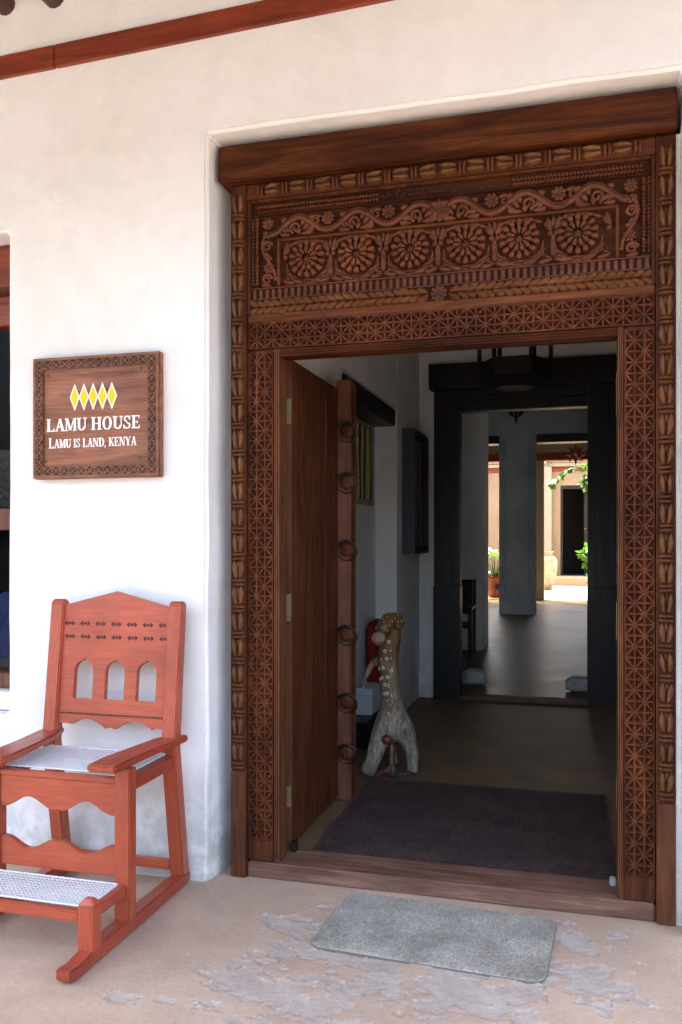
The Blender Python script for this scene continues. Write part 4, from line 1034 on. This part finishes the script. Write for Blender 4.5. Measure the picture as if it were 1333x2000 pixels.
def bristles(name, mat, parent, hx, hy, rot, c, z, n, h, wd, r, seed):
    g = random.Random(seed); b = MB(); Mr = T(*c) @ Matrix.Rotation(rot, 4, 'Z')
    for _ in range(n):
        x, y = g.uniform(-hx, hx), g.uniform(-hy, hy)
        ex, ey = abs(x) - hx + r, abs(y) - hy + r
        if r and ex > 0 and ey > 0 and math.hypot(ex, ey) > r: continue
        if abs(y - .02 * hy) < .004 and abs(x) < hx * .7 and r: continue
        a = g.uniform(0, 6.283); q = .5 * wd; tilt = g.gauss(0, .45) * h; t2 = g.gauss(0, .45) * h; hh = h * g.uniform(.5, 1.2)
        i = len(b.v); b.v += [tuple(Mr @ Vector(p)) for p in ((x - q * math.cos(a), y - q * math.sin(a), z), (x + q * math.cos(a), y + q * math.sin(a), z), (x + tilt, y + t2, z + hh))]
        b.f.append((i, i + 1, i + 2))
    tag(b.build(name, mat, parent), kind='stuff')
bristles('bristle_tips', 'matgrey', m1, .413, .243, R(-3.2), (-.505, 3.138, .003), .0045, 26000, .006, .004, .05, 5)
bristles('coir_tufts', 'matbrown', m2, .655, .597, R(.6), (-.505, 4.262, .051), .015, 60000, .011, .005, 0, 6)

# ================================================================== SCULPTURE
def skin(name, verts, edges, rad, mat, parent, sub=2, root=0):
    me = bpy.data.meshes.new(name); me.from_pydata(verts, edges, []); o = bpy.data.objects.new('tmp', me); col.objects.link(o)
    sm = o.modifiers.new('s', 'SKIN'); sm.use_smooth_shade = True
    for i, r in enumerate(rad): me.skin_vertices[0].data[i].radius = (r, r)
    me.skin_vertices[0].data[root].use_root = True
    sb = o.modifiers.new('u', 'SUBSURF'); sb.levels = sub; sb.render_levels = sub
    dg = bpy.context.evaluated_depsgraph_get(); dg.update()
    nm_ = bpy.data.meshes.new_from_object(o.evaluated_get(dg)); bpy.data.objects.remove(o); nm_.name = name
    nm_.materials.clear(); nm_.materials.append(M[mat]); nm_.polygons.foreach_set('use_smooth', [True] * len(nm_.polygons))
    for v in nm_.vertices:
        d = noise.noise(v.co * 16) * .007 + noise.noise(v.co * 55) * .002; v.co += v.normal * d
    return link(name, nm_, parent)
ss = thing('driftwood_creature', (-1.07, 5.0, .05), 'spotted driftwood creature sculpture standing on splayed root legs', 'sculpture')
V = [(-1.067, 5.02, .39), (-1.075, 5.02, .47), (-1.090, 5.02, .585), (-1.098, 5.02, .70), (-1.090, 5.02, .82), (-1.074, 5.03, .90), (-1.062, 5.03, .965),
     (-1.140, 4.98, .295), (-1.158, 4.95, .19), (-1.20, 4.93, .10), (-1.215, 4.92, .065),
     (-.990, 5.02, .31), (-.955, 5.04, .19), (-.950, 5.04, .10), (-.958, 5.035, .065),
     (-1.11, 5.13, .25), (-1.10, 5.20, .12), (-1.095, 5.22, .065),
     (-1.150, 5.0, .745), (-1.195, 4.985, .715), (-1.228, 4.975, .64), (-1.240, 4.97, .57), (-1.252, 4.975, .60)]
E_ = [(0, 1), (1, 2), (2, 3), (3, 4), (4, 5), (5, 6), (0, 7), (7, 8), (8, 9), (9, 10), (0, 11), (11, 12), (12, 13), (13, 14), (0, 15), (15, 16), (16, 17), (3, 18), (18, 19), (19, 20), (20, 21), (20, 22)]
rad = [.088, .070, .062, .066, .060, .062, .045, .070, .054, .046, .048, .066, .042, .035, .043, .045, .026, .026, .032, .022, .015, .006, .006]
skin('body', V, E_, rad, 'drift', ss)
hd = skin('head', [(-1.045, 5.03, .925), (-1.052, 5.01, .975), (-1.085, 4.975, .995), (-1.100, 4.94, .945), (-1.118, 4.90, .895)], [(0, 1), (1, 2), (2, 3), (3, 4)], [.056, .066, .058, .050, .046], 'headbrown', ss)
sn = MB().ball((-1.123, 4.872, .885), (.043, .024, .041), 18, 12).build('snout', 'snout', hd, smooth=True)
MB().tube([(-1.123 + .040 * math.sin(t), 4.872 - .0235 * math.cos(t) * .93, .872 - .010 * math.cos(t)) for t in [-1.3 + .13 * i for i in range(21)]], .003, 6).build('mouth', 'headbrown', sn, smooth=True)
ew, eb = MB(), MB()
def spot(x, y, z, r, nx, ny):
    a = math.atan2(nx, -ny)
    ew.torus((x, y, z), r * .70, r * .30, 12, 6, Matrix.Rotation(a, 4, 'Z')); eb.ball((x + nx * .002, y + ny * .002, z), (r * .46, r * .46, r * .46), 8, 6)
random.seed(3)
for z, an in ((.855, .25), (.80, -.05), (.80, .7), (.75, -.55), (.755, .2), (.76, .75), (.70, -.1), (.69, -.75), (.685, .75), (.64, -.35), (.645, .3), (.625, -.8), (.60, -.05), (.595, .45), (.59, .95), (.55, .1), (.545, -.2), (.54, .6), (.50, .0), (.49, -.55), (.48, .5), (.43, .02)):
    import bisect
    zs_ = [.39, .47, .585, .70, .82, .90]; xs_ = [-1.067, -1.075, -1.090, -1.098, -1.090, -1.074]; rs_ = [.086, .069, .0615, .065, .059, .06]
    q = min(max(bisect.bisect(zs_, z) - 1, 0), 4); t = (z - zs_[q]) / (zs_[q + 1] - zs_[q])
    xc = xs_[q] + (xs_[q + 1] - xs_[q]) * t; rr = (rs_[q] + (rs_[q + 1] - rs_[q]) * t) * .93
    an -= .22
    spot(xc + rr * math.sin(an), 5.02 - rr * math.cos(an), z, .0108, math.sin(an), -math.cos(an))
done = []
for v in hd.data.vertices:
    if v.normal.y < -.25 and v.co.z > .93 and all((v.co - q).length > .027 for q in done) and (v.co - Vector((-1.123, 4.872, .885))).length > .06:
        done.append(v.co.copy()); ew.ball(tuple(v.co + v.normal * .001), (.0022, .0022, .0058), 6, 4)
tag(ew.build('spot_rings', 'eyewhite', ss, smooth=True), kind='stuff'); tag(eb.build('spot_pupils', 'eyeblack', ss, smooth=True), kind='stuff')
knob = MB().ball((-1.085, 4.925, .285), (.034, .03, .030), 14, 10).build('root_knob', 'birdwood', ss, smooth=True)
bd_ = thing('wooden_bird', (-1.06, 4.93, .05), 'small russet wooden bird figure crouched between the driftwood legs', 'figurine')
skin('body', [(-1.058, 4.94, .060), (-1.058, 4.94, .10), (-1.062, 4.955, .15), (-1.066, 4.97, .215), (-1.066, 4.975, .255), (-1.105, 4.925, .095), (-1.150, 4.915, .068)], [(0, 1), (1, 2), (2, 3), (3, 4), (1, 5), (5, 6)], [.020, .026, .022, .019, .017, .012, .006], 'birdwood', bd_, 2, 1)
MB().ball((-1.048, 4.918, .105), (.020, .012, .034), 12, 8).build('wing', 'slate', bd_, smooth=True)
MB().tube([(-1.03, 4.92, .085), (-.985, 4.915, .092), (-.945, 4.91, .100)], [.007, .006, .004], 8).build('tail', 'slate', bd_, smooth=True)

# ================================================================== HALL THINGS
# niche lintel, wall hanging, box, cushion
tag(MB().box(-1.545, -1.365, 5.02, 6.50, 2.345, 2.470).build('niche_lintel', 'ebonyx', bevel=.005), 'black timber lintel across the wall niche behind the door leaf', 'lintel')
wh = thing('wall_hanging', (-1.54, 6.2, 1.72), 'grey canvas wall hanging with wavy beaded yellow and black stripes', 'wall hanging')
MB().box(-1.548, -1.540, 5.80, 6.52, 1.725, 2.36).build('canvas', 'canvas', wh, bevel=.001)
for i, (y, mt) in enumerate(((5.92, 'black'), (6.00, 'ochre'), (6.06, 'black'), (6.13, 'ochre'), (6.20, 'black'), (6.27, 'ochre'), (6.33, 'ochre'), (6.37, 'black'))):
    pth = [(-1.537, y + .012 * math.sin(z * 9 + i) - .10 * max(0, z - .42) * (1 if i < 4 else .2), 1.77 + z) for z in [k * .03 for k in range(19)]]
    s_ = MB(); s_.tube(pth, .010, 6); s_ = s_.build('stripe', mt, wh, smooth=True)
    d = MB()
    for p in pth: d.ball((p[0] + .007, p[1], p[2]), .006, 6, 4)
    d.build('beads', 'black' if mt == 'ochre' else 'canvas', s_)
tag(MB().box(-1.548, -1.372, 5.6, 6.61, .051, .226).build('niche_bench', 'ebony', bevel=.006), 'low dark bench in the wall niche', 'bench')
gb = thing('plastic_box', (-1.46, 5.95, .227), 'pale grey lidded plastic box on the dark niche bench', 'box')
MB().box(-1.535, -1.395, 5.85, 6.12, .227, .372).build('body', 'greybox', gb, bevel=.006); MB().box(-1.54, -1.39, 5.844, 6.126, .373, .415).build('lid', 'greybox', gb, bevel=.006)
cu = MB()
for j in range(17):
    for i in range(17):
        u, v = -1 + i / 8, -1 + j / 8; e = (1 - u ** 4) * (1 - v ** 4)
        cu.v.append((-1.478 + .055 * math.sqrt(max(e, 0)) - .02 * v, 6.36 + .205 * u * (1 - .06 * v * v), .545 + .315 * v * (1 - .05 * u * u)))
for j in range(17):
    for i in range(17):
        u, v = -1 + i / 8, -1 + j / 8; e = (1 - u ** 4) * (1 - v ** 4)
        cu.v.append((-1.478 - .045 * math.sqrt(max(e, 0)) - .02 * v, 6.36 + .205 * u * (1 - .06 * v * v), .545 + .315 * v * (1 - .05 * u * u)))
for j in range(16):
    for i in range(16):
        a = j * 17 + i; cu.f.append((a, a + 1, a + 18, a + 17)); a += 289; cu.f.append((a, a + 17, a + 18, a + 1))
tag(cu.build('cushion', 'red', smooth=True, merge=True), 'deep red cushion leaning in the wall niche behind the sculpture', 'cushion')
# box frame on the wall
bf = thing('shadow_box', (-1.33, 7.1, 1.35), 'deep black wooden box frame hung on the passage wall', 'picture frame')
y0, y1, z0, z1, xw, xo = 6.83, 7.50, 1.352, 2.372, -1.379, -1.275
MB().box(xw, xo, y0, y0 + .05, z0, z1).build('side', 'slate', bf, bevel=.003); MB().box(xw, xo, y1 - .05, y1, z0, z1).build('side', 'ebony', bf, bevel=.003)
MB().box(xw, xo, y0 + .051, y1 - .051, z0, z0 + .05).build('bottom_rail', 'ebony', bf, bevel=.003); MB().box(xw, xo, y0 + .051, y1 - .051, z1 - .05, z1).build('top_rail', 'ebony', bf, bevel=.003)
MB().box(xw, xw + .04, y0 + .051, y1 - .051, z0 + .051, z1 - .051).build('back_panel', 'canvas', bf)
for i, (yy, mt) in enumerate(((6.98, 'slate'), (7.08, 'canvas'), (7.19, 'slate'), (7.31, 'postwood'))): MB().box(xw + .041, xw + .055 + .006 * i, yy, yy + .05, z0 + .06, z1 - .06).build('strip', mt, bf, bevel=.002)
# second (dark) frame
f2 = thing('inner_door_frame', (-.46, 7.6, .05), 'blackened carved door frame at the end of the entrance passage', 'door frame')
MB().box(-1.275, .312, 7.50, 7.66, 2.795, 3.02).build('lintel_beam', 'ebonyx', f2, bevel=.006)
for sx in (-1, 1):
    cx = -.465; xa = cx + sx * .775; xb = cx + sx * .545; lo, hi = min(xa, xb), max(xa, xb)
    pq = MB().box(lo, hi, 7.575, 7.72, 1.062, 2.79).build('post', 'ebony', f2, bevel=.004)
    for i, (a, w_, p) in enumerate(((.00, .022, .02), (.10, .012, .012), (.19, .014, .022), (.29, .36, .008), (.68, .014, .022), (.78, .012, .012), (.90, .022, .02))):
        ww = hi - lo; xx = lo + .008 + a * (ww - .02); wd = w_ if w_ < .3 else .3 * ww
        MB().box(xx, min(xx + wd, hi - .002), 7.575 - p, 7.576, 1.064, 2.788).build('rib', 'ebony', pq, bevel=.003)
    MB().box(lo - .004, hi + .004, 7.56, 7.73, .051, 1.060).build('plinth', 'ebony', f2, bevel=.004)
for i, (za, zb, p) in enumerate(((2.755, 2.79, .02), (2.70, 2.752, .035), (2.655, 2.697, .012), (2.605, 2.652, .03))):
    MB().box(-1.008, .078, 7.60 - p, 7.72, za, zb).build('head_moulding', 'ebonyx', f2, bevel=.004)
MB().box(-1.008, .078, 7.58, 7.74, .051, .082).build('sill', 'thresh', f2, bevel=.006)
# stones
def stone(name, c, r, seed, label):
    bm = bmesh.new(); bmesh.ops.create_icosphere(bm, subdivisions=4, radius=1)
    for v in bm.verts:
        n = v.co.normalized(); k = 1 + .16 * noise.noise(n * 1.7 + Vector((seed, 0, 0))) + .05 * noise.noise(n * 7 + Vector((0, seed, 0)))
        p = Vector((math.copysign(abs(n.x) ** .7, n.x), math.copysign(abs(n.y) ** .7, n.y), math.copysign(abs(n.z) ** .6, n.z))) * k
        v.co = (c[0] + p.x * r[0], c[1] + p.y * r[1], max(c[2] + p.z * r[2], .0505))
    me = bpy.data.meshes.new(name); bm.to_mesh(me); bm.free(); me.materials.append(M['stone']); me.polygons.foreach_set('use_smooth', [True] * len(me.polygons))
    return tag(link(name, me), label, 'stone', 'coral stones by the inner door')
stone('coral_stone', (-.985, 8.42, .125), (.125, .10, .075), 1.3, 'pale coral stone on the polished floor by the left post of the black frame')
stone('coral_stone', (.005, 8.28, .118), (.115, .10, .07), 4.1, 'pale coral stone on the polished floor by the right post of the black frame')
# hanging lantern in the passage
ln = thing('hanging_lantern', (-.385, 5.5, 2.44), 'black hexagonal metal lantern hanging before the inner door', 'lantern')
def hexring(r, z, c=(-.385, 5.5)): return [(c[0] + r * math.cos(R(60 * k)), c[1] + r * math.sin(R(60 * k)), z) for k in range(6)]
b = MB(); lo, mi, hi = hexring(.13, 2.42), hexring(.225, 2.475), hexring(.225, 2.585)
b.v = lo + mi + hi; b.f = [(5, 4, 3, 2, 1, 0)] + [(k, (k + 1) % 6, 6 + (k + 1) % 6, 6 + k) for k in range(6)] + [(6 + k, 6 + (k + 1) % 6, 12 + (k + 1) % 6, 12 + k) for k in range(6)] + [tuple(range(12, 18))]
b.build('bowl', 'lamp', ln)
for p, q in zip(hexring(.222, 2.585), hexring(.222, 3.0)): MB().bar(p, q, .026, .026).build('strut', 'lamp', ln)
b = MB(); b.v = hexring(.235, 3.0) + hexring(.235, 3.04) + hexring(.03, 3.18); b.f = [(5, 4, 3, 2, 1, 0)] + [(j * 6 + k, j * 6 + (k + 1) % 6, j * 6 + 6 + (k + 1) % 6, j * 6 + 6 + k) for j in (0, 1) for k in range(6)] + [tuple(range(12, 18))]
b.build('cap', 'lamp', ln)
for k in range(6):
    a, c = hexring(.228, 2.545)[k], hexring(.228, 2.545)[(k + 1) % 6]; MB().bar(a, c, .012, .05).build('band', 'lamp', ln)
MB().tube([(-.385, 5.5, 3.17), (-.385, 5.5, 3.5)], .008, 8).build('chain', 'lamp', ln)
# small lantern deeper in the hall
l2 = thing('pendant_lantern', (-.72, 10.2, 2.85), 'small black openwork lantern with pointed finial hanging in the hall', 'lantern')
c0 = (-.70, 10.2)
for k in range(8):
    a = R(45 * k); pr = [(.11, 3.30), (.12, 3.15), (.115, 3.04), (.085, 2.97), (.05, 2.93), (.0, 2.90)]
    MB().tube([(c0[0] + r * math.cos(a), c0[1] + r * math.sin(a), z) for r, z in pr], .008, 6).build('rib', 'lamp', l2, smooth=True)
for r, z in ((.12, 3.15), (.112, 3.03), (.08, 2.965)): MB().torus((c0[0], c0[1], z), r, .007, 24, 6, Matrix.Rotation(R(90), 4, 'X')).build('hoop', 'lamp', l2, smooth=True)
MB().tube([(c0[0], c0[1], 2.92), (c0[0], c0[1], 2.86), (c0[0], c0[1], 2.82)], [.016, .012, .002], 8).build('finial', 'lamp', l2, smooth=True)
MB().tube([(c0[0], c0[1], 3.3), (c0[0], c0[1], 4.0)], .006, 6).build('chain', 'lamp', l2)
MB().lathe([(.115, 3.29), (.115, 3.31), (.02, 3.36)], (c0[0], c0[1], 0), 16).build('cap', 'lamp', l2)
# star lantern
sl = thing('star_lantern', (-.05, 20.0, 3.2), 'brown star shaped lantern hanging near the courtyard opening', 'lantern')
b = MB()
for d in [(1, 0, 0), (-1, 0, 0), (0, 1, 0), (0, -1, 0), (0, 0, 1), (0, 0, -1)] + [(a * .62, c * .62, e * .62) for a in (-1, 1) for c in (-1, 1) for e in (-1, 1)]:
    d = Vector(d); t = d.orthogonal().normalized(); s_ = d.normalized().cross(t); i0 = len(b.v); ctr = Vector((-.05, 20.0, 3.42))
    b.v += [tuple(ctr + d * .25)] + [tuple(ctr + (t * math.cos(R(90 * k)) + s_ * math.sin(R(90 * k))) * .085 + d.normalized() * .05) for k in range(4)]
    b.f += [(i0, i0 + 1 + k, i0 + 1 + (k + 1) % 4) for k in range(4)]
b.build('star', 'amber', sl); MB().tube([(-.05, 20, 3.6), (-.05, 20, 4.0)], .006, 6).build('cord', 'lamp', sl)
# dark chair in the shadow left of the passage
dc = thing('dark_chair', (-1.42, 10.5, .05), 'black wooden chair in the shadow behind the left post of the black frame', 'chair')
for x in (-1.60, -1.24):
    MB().box(x - .022, x + .022, 10.20, 10.245, .051, .64).build('front_leg', 'ebony', dc, bevel=.003); MB().bar((x, 10.62, .051), (x, 10.70, .98), .04, .04, (1, 0, 0)).build('back_leg', 'ebony', dc, bevel=.003)
    MB().box(x - .03, x + .03, 10.18, 10.66, .642, .67).build('armrest', 'ebony', dc, bevel=.003)
MB().box(-1.575, -1.265, 10.19, 10.64, .42, .46).build('seat', 'ebonyx', dc, bevel=.003); MB().box(-1.575, -1.265, 10.665, 10.69, .55, .98).build('backrest', 'ebonyx', dc, bevel=.003)

# ================================================================== COURTYARD THINGS
def leaf_mesh(L, W_, mat, bend=.3):
    b = MB()
    for i in range(7):
        t = i / 6; wd = W_ * math.sin(math.pi * (.06 + .94 * t) ** .8) ** .9 if i < 6 else 0
        for u in (-1, 0, 1): b.v.append((L * t, wd * u, -bend * L * t * t + .12 * W_ * abs(u)))
    for i in range(6):
        for j in range(2): a = i * 3 + j; b.f.append((a, a + 3, a + 4, a + 1))
    return b.mesh('leaf', mat, smooth=True)
def orient(p, d, roll, s):
    d = Vector(d).normalized(); return T(*p) @ d.to_track_quat('X', 'Z').to_matrix().to_4x4() @ Matrix.Rotation(roll, 4, 'X') @ Matrix.Scale(s, 4)
# urn
ur = thing('clay_urn', (-.93, 25.6, .046), 'big pale weathered clay urn standing in the sunlit courtyard', 'urn')
MB().lathe([(.17, 0), (.20, .02), (.27, .22), (.335, .50), (.36, .74), (.345, .88), (.28, .98), (.22, 1.02), (.22, 1.07), (.255, 1.10), (.255, 1.125), (.20, 1.125), (.18, 1.0)], (-.93, 25.6, .047), 40).build('body', 'urn', ur, smooth=True)
lm = leaf_mesh(.13, .035, 'leaf')
for i in range(16): link('leaf', lm, ur, orient((-.93 + rng.uniform(-.12, .16), 25.6 + rng.uniform(-.12, .12), 1.10), (rng.uniform(-1, 1), rng.uniform(-1, 1), rng.uniform(.4, 1.2)), rng.uniform(-1, 1), rng.uniform(.7, 1.4)))
# potted plant with broad leaves
pp = thing('potted_plant', (-2.02, 21.75, .046), 'broad leaved green plant in a terracotta pot left of the pillar', 'potted plant')
MB().lathe([(.15, 0), (.20, .25), (.235, .47), (.255, .48), (.255, .55), (.225, .55), (.21, .50)], (-2.02, 21.75, .047), 28).build('pot', 'terra', pp, smooth=True)
MB().lathe([(.0, 0), (.205, 0), (.205, .01)], (-2.02, 21.75, .50), 20).build('soil', 'soil', pp)
MB().ball((-1.93, 21.55, .33), (.06, .02, .075), 14, 8).build('painted_badge', 'bluecloth', pp, smooth=True)
big, sml = leaf_mesh(.55, .15, 'leafl', .35), leaf_mesh(.20, .05, 'leaf')
for i in range(9):
    a = i * 2.4; h = .35 + .32 * ((i * 7) % 9) / 9; px, py = -2.02 + .10 * math.cos(a), 21.75 + .10 * math.sin(a)
    MB().tube([(-2.02 + .04 * math.cos(a), 21.75 + .04 * math.sin(a), .50), (px, py, .55 + h * .6), (px + .05 * math.cos(a), py + .05 * math.sin(a), .55 + h)], [.014, .011, .007], 6).build('stem', 'stem', pp, smooth=True)
    link('leaf', big, pp, orient((px + .05 * math.cos(a), py + .05 * math.sin(a), .55 + h), (math.cos(a), math.sin(a), .55), rng.uniform(-.6, .6), rng.uniform(.75, 1.1)))
for i in range(30):
    a = rng.uniform(0, 6.28); link('leaf', sml, pp, orient((-2.02 + .15 * math.cos(a), 21.75 + .15 * math.sin(a), .53 + rng.uniform(0, .1)), (math.cos(a), math.sin(a), rng.uniform(.1, 1.3)), rng.uniform(-1, 1), rng.uniform(.6, 1.3)))
# leafy shrub on the right
sb = thing('leafy_shrub', (.44, 22.2, .046), 'bright green leafy shrub in a dark pot behind the right post of the black frame', 'shrub')
MB().lathe([(.16, 0), (.22, .28), (.25, .40), (.25, .44), (.20, .44)], (.44, 22.2, .047), 24).build('pot', 'terra', sb, smooth=True)
sm_ = [leaf_mesh(.21, .055, 'leafl', .25), leaf_mesh(.18, .048, 'leaf', .25)]
for i in range(16):
    a = i * 2.39; r = .12 + .30 * ((i * 5) % 12) / 12; h = 1.0 + .55 * ((i * 7) % 12) / 12
    pth = [(.44, 22.2, .45), (.44 + r * .4 * math.cos(a), 22.2 + r * .4 * math.sin(a), .45 + (h - .4) * .5), (.44 + r * math.cos(a), 22.2 + r * math.sin(a), h)]
    MB().tube(pth, [.012, .008, .004], 6).build('branch', 'stem', sb, smooth=True)
    for q in range(18):
        t = rng.uniform(.15, 1); p = Vector(pth[1]).lerp(Vector(pth[2]), t) if t > .5 else Vector(pth[0]).lerp(Vector(pth[1]), t * 2)
        link('leaf', sm_[rng.random() < .3], sb, orient(p + Vector((rng.uniform(-.05, .05), rng.uniform(-.05, .05), 0)), (rng.uniform(-1, 1), rng.uniform(-1, 1), rng.uniform(-.6, .8)), rng.uniform(-1.5, 1.5), rng.uniform(.7, 1.3)))
# hanging vine
hv = thing('hanging_vine', (.4, 21.9, 3.3), 'green creeper trailing across the top of the courtyard opening', 'vine')
lm1, lm2 = leaf_mesh(.17, .065, 'leaf', .3), leaf_mesh(.16, .06, 'leafl', .3)
trails = [[(.95, 21.7, 3.55), (.5, 21.7, 3.42), (.1, 21.7, 3.30), (-.3, 21.75, 3.18), (-.55, 21.8, 2.98), (-.62, 21.8, 2.80)], [(.95, 21.8, 3.5), (.45, 21.9, 3.25), (.2, 22.0, 3.05), (.12, 22, 2.85)], [(1.0, 21.9, 3.4), (.5, 22, 3.1), (.25, 22.1, 2.75)], [(-.86, 21.6, 3.52), (-.72, 21.6, 3.42), (-.60, 21.6, 3.36)]]
for k, tr in enumerate(trails):
    MB().tube(tr, .010, 6).build('stem', 'stem', hv, smooth=True)
    n = 62 if k < 3 else 14
    for i in range(n):
        t = rng.random() * (len(tr) - 1); q = min(int(t), len(tr) - 2); p = Vector(tr[q]).lerp(Vector(tr[q + 1]), t - q)
        link('leaf', lm1 if rng.random() < .6 else lm2, hv, orient(p + Vector((rng.uniform(-.05, .05), rng.uniform(-.08, .08), rng.uniform(-.05, .05))), (rng.uniform(-1, 1), rng.uniform(-1, .6), rng.uniform(-1, .3)), rng.uniform(-1.2, 1.2), rng.uniform(.55, 1.25) * (.6 if k == 3 else 1)))
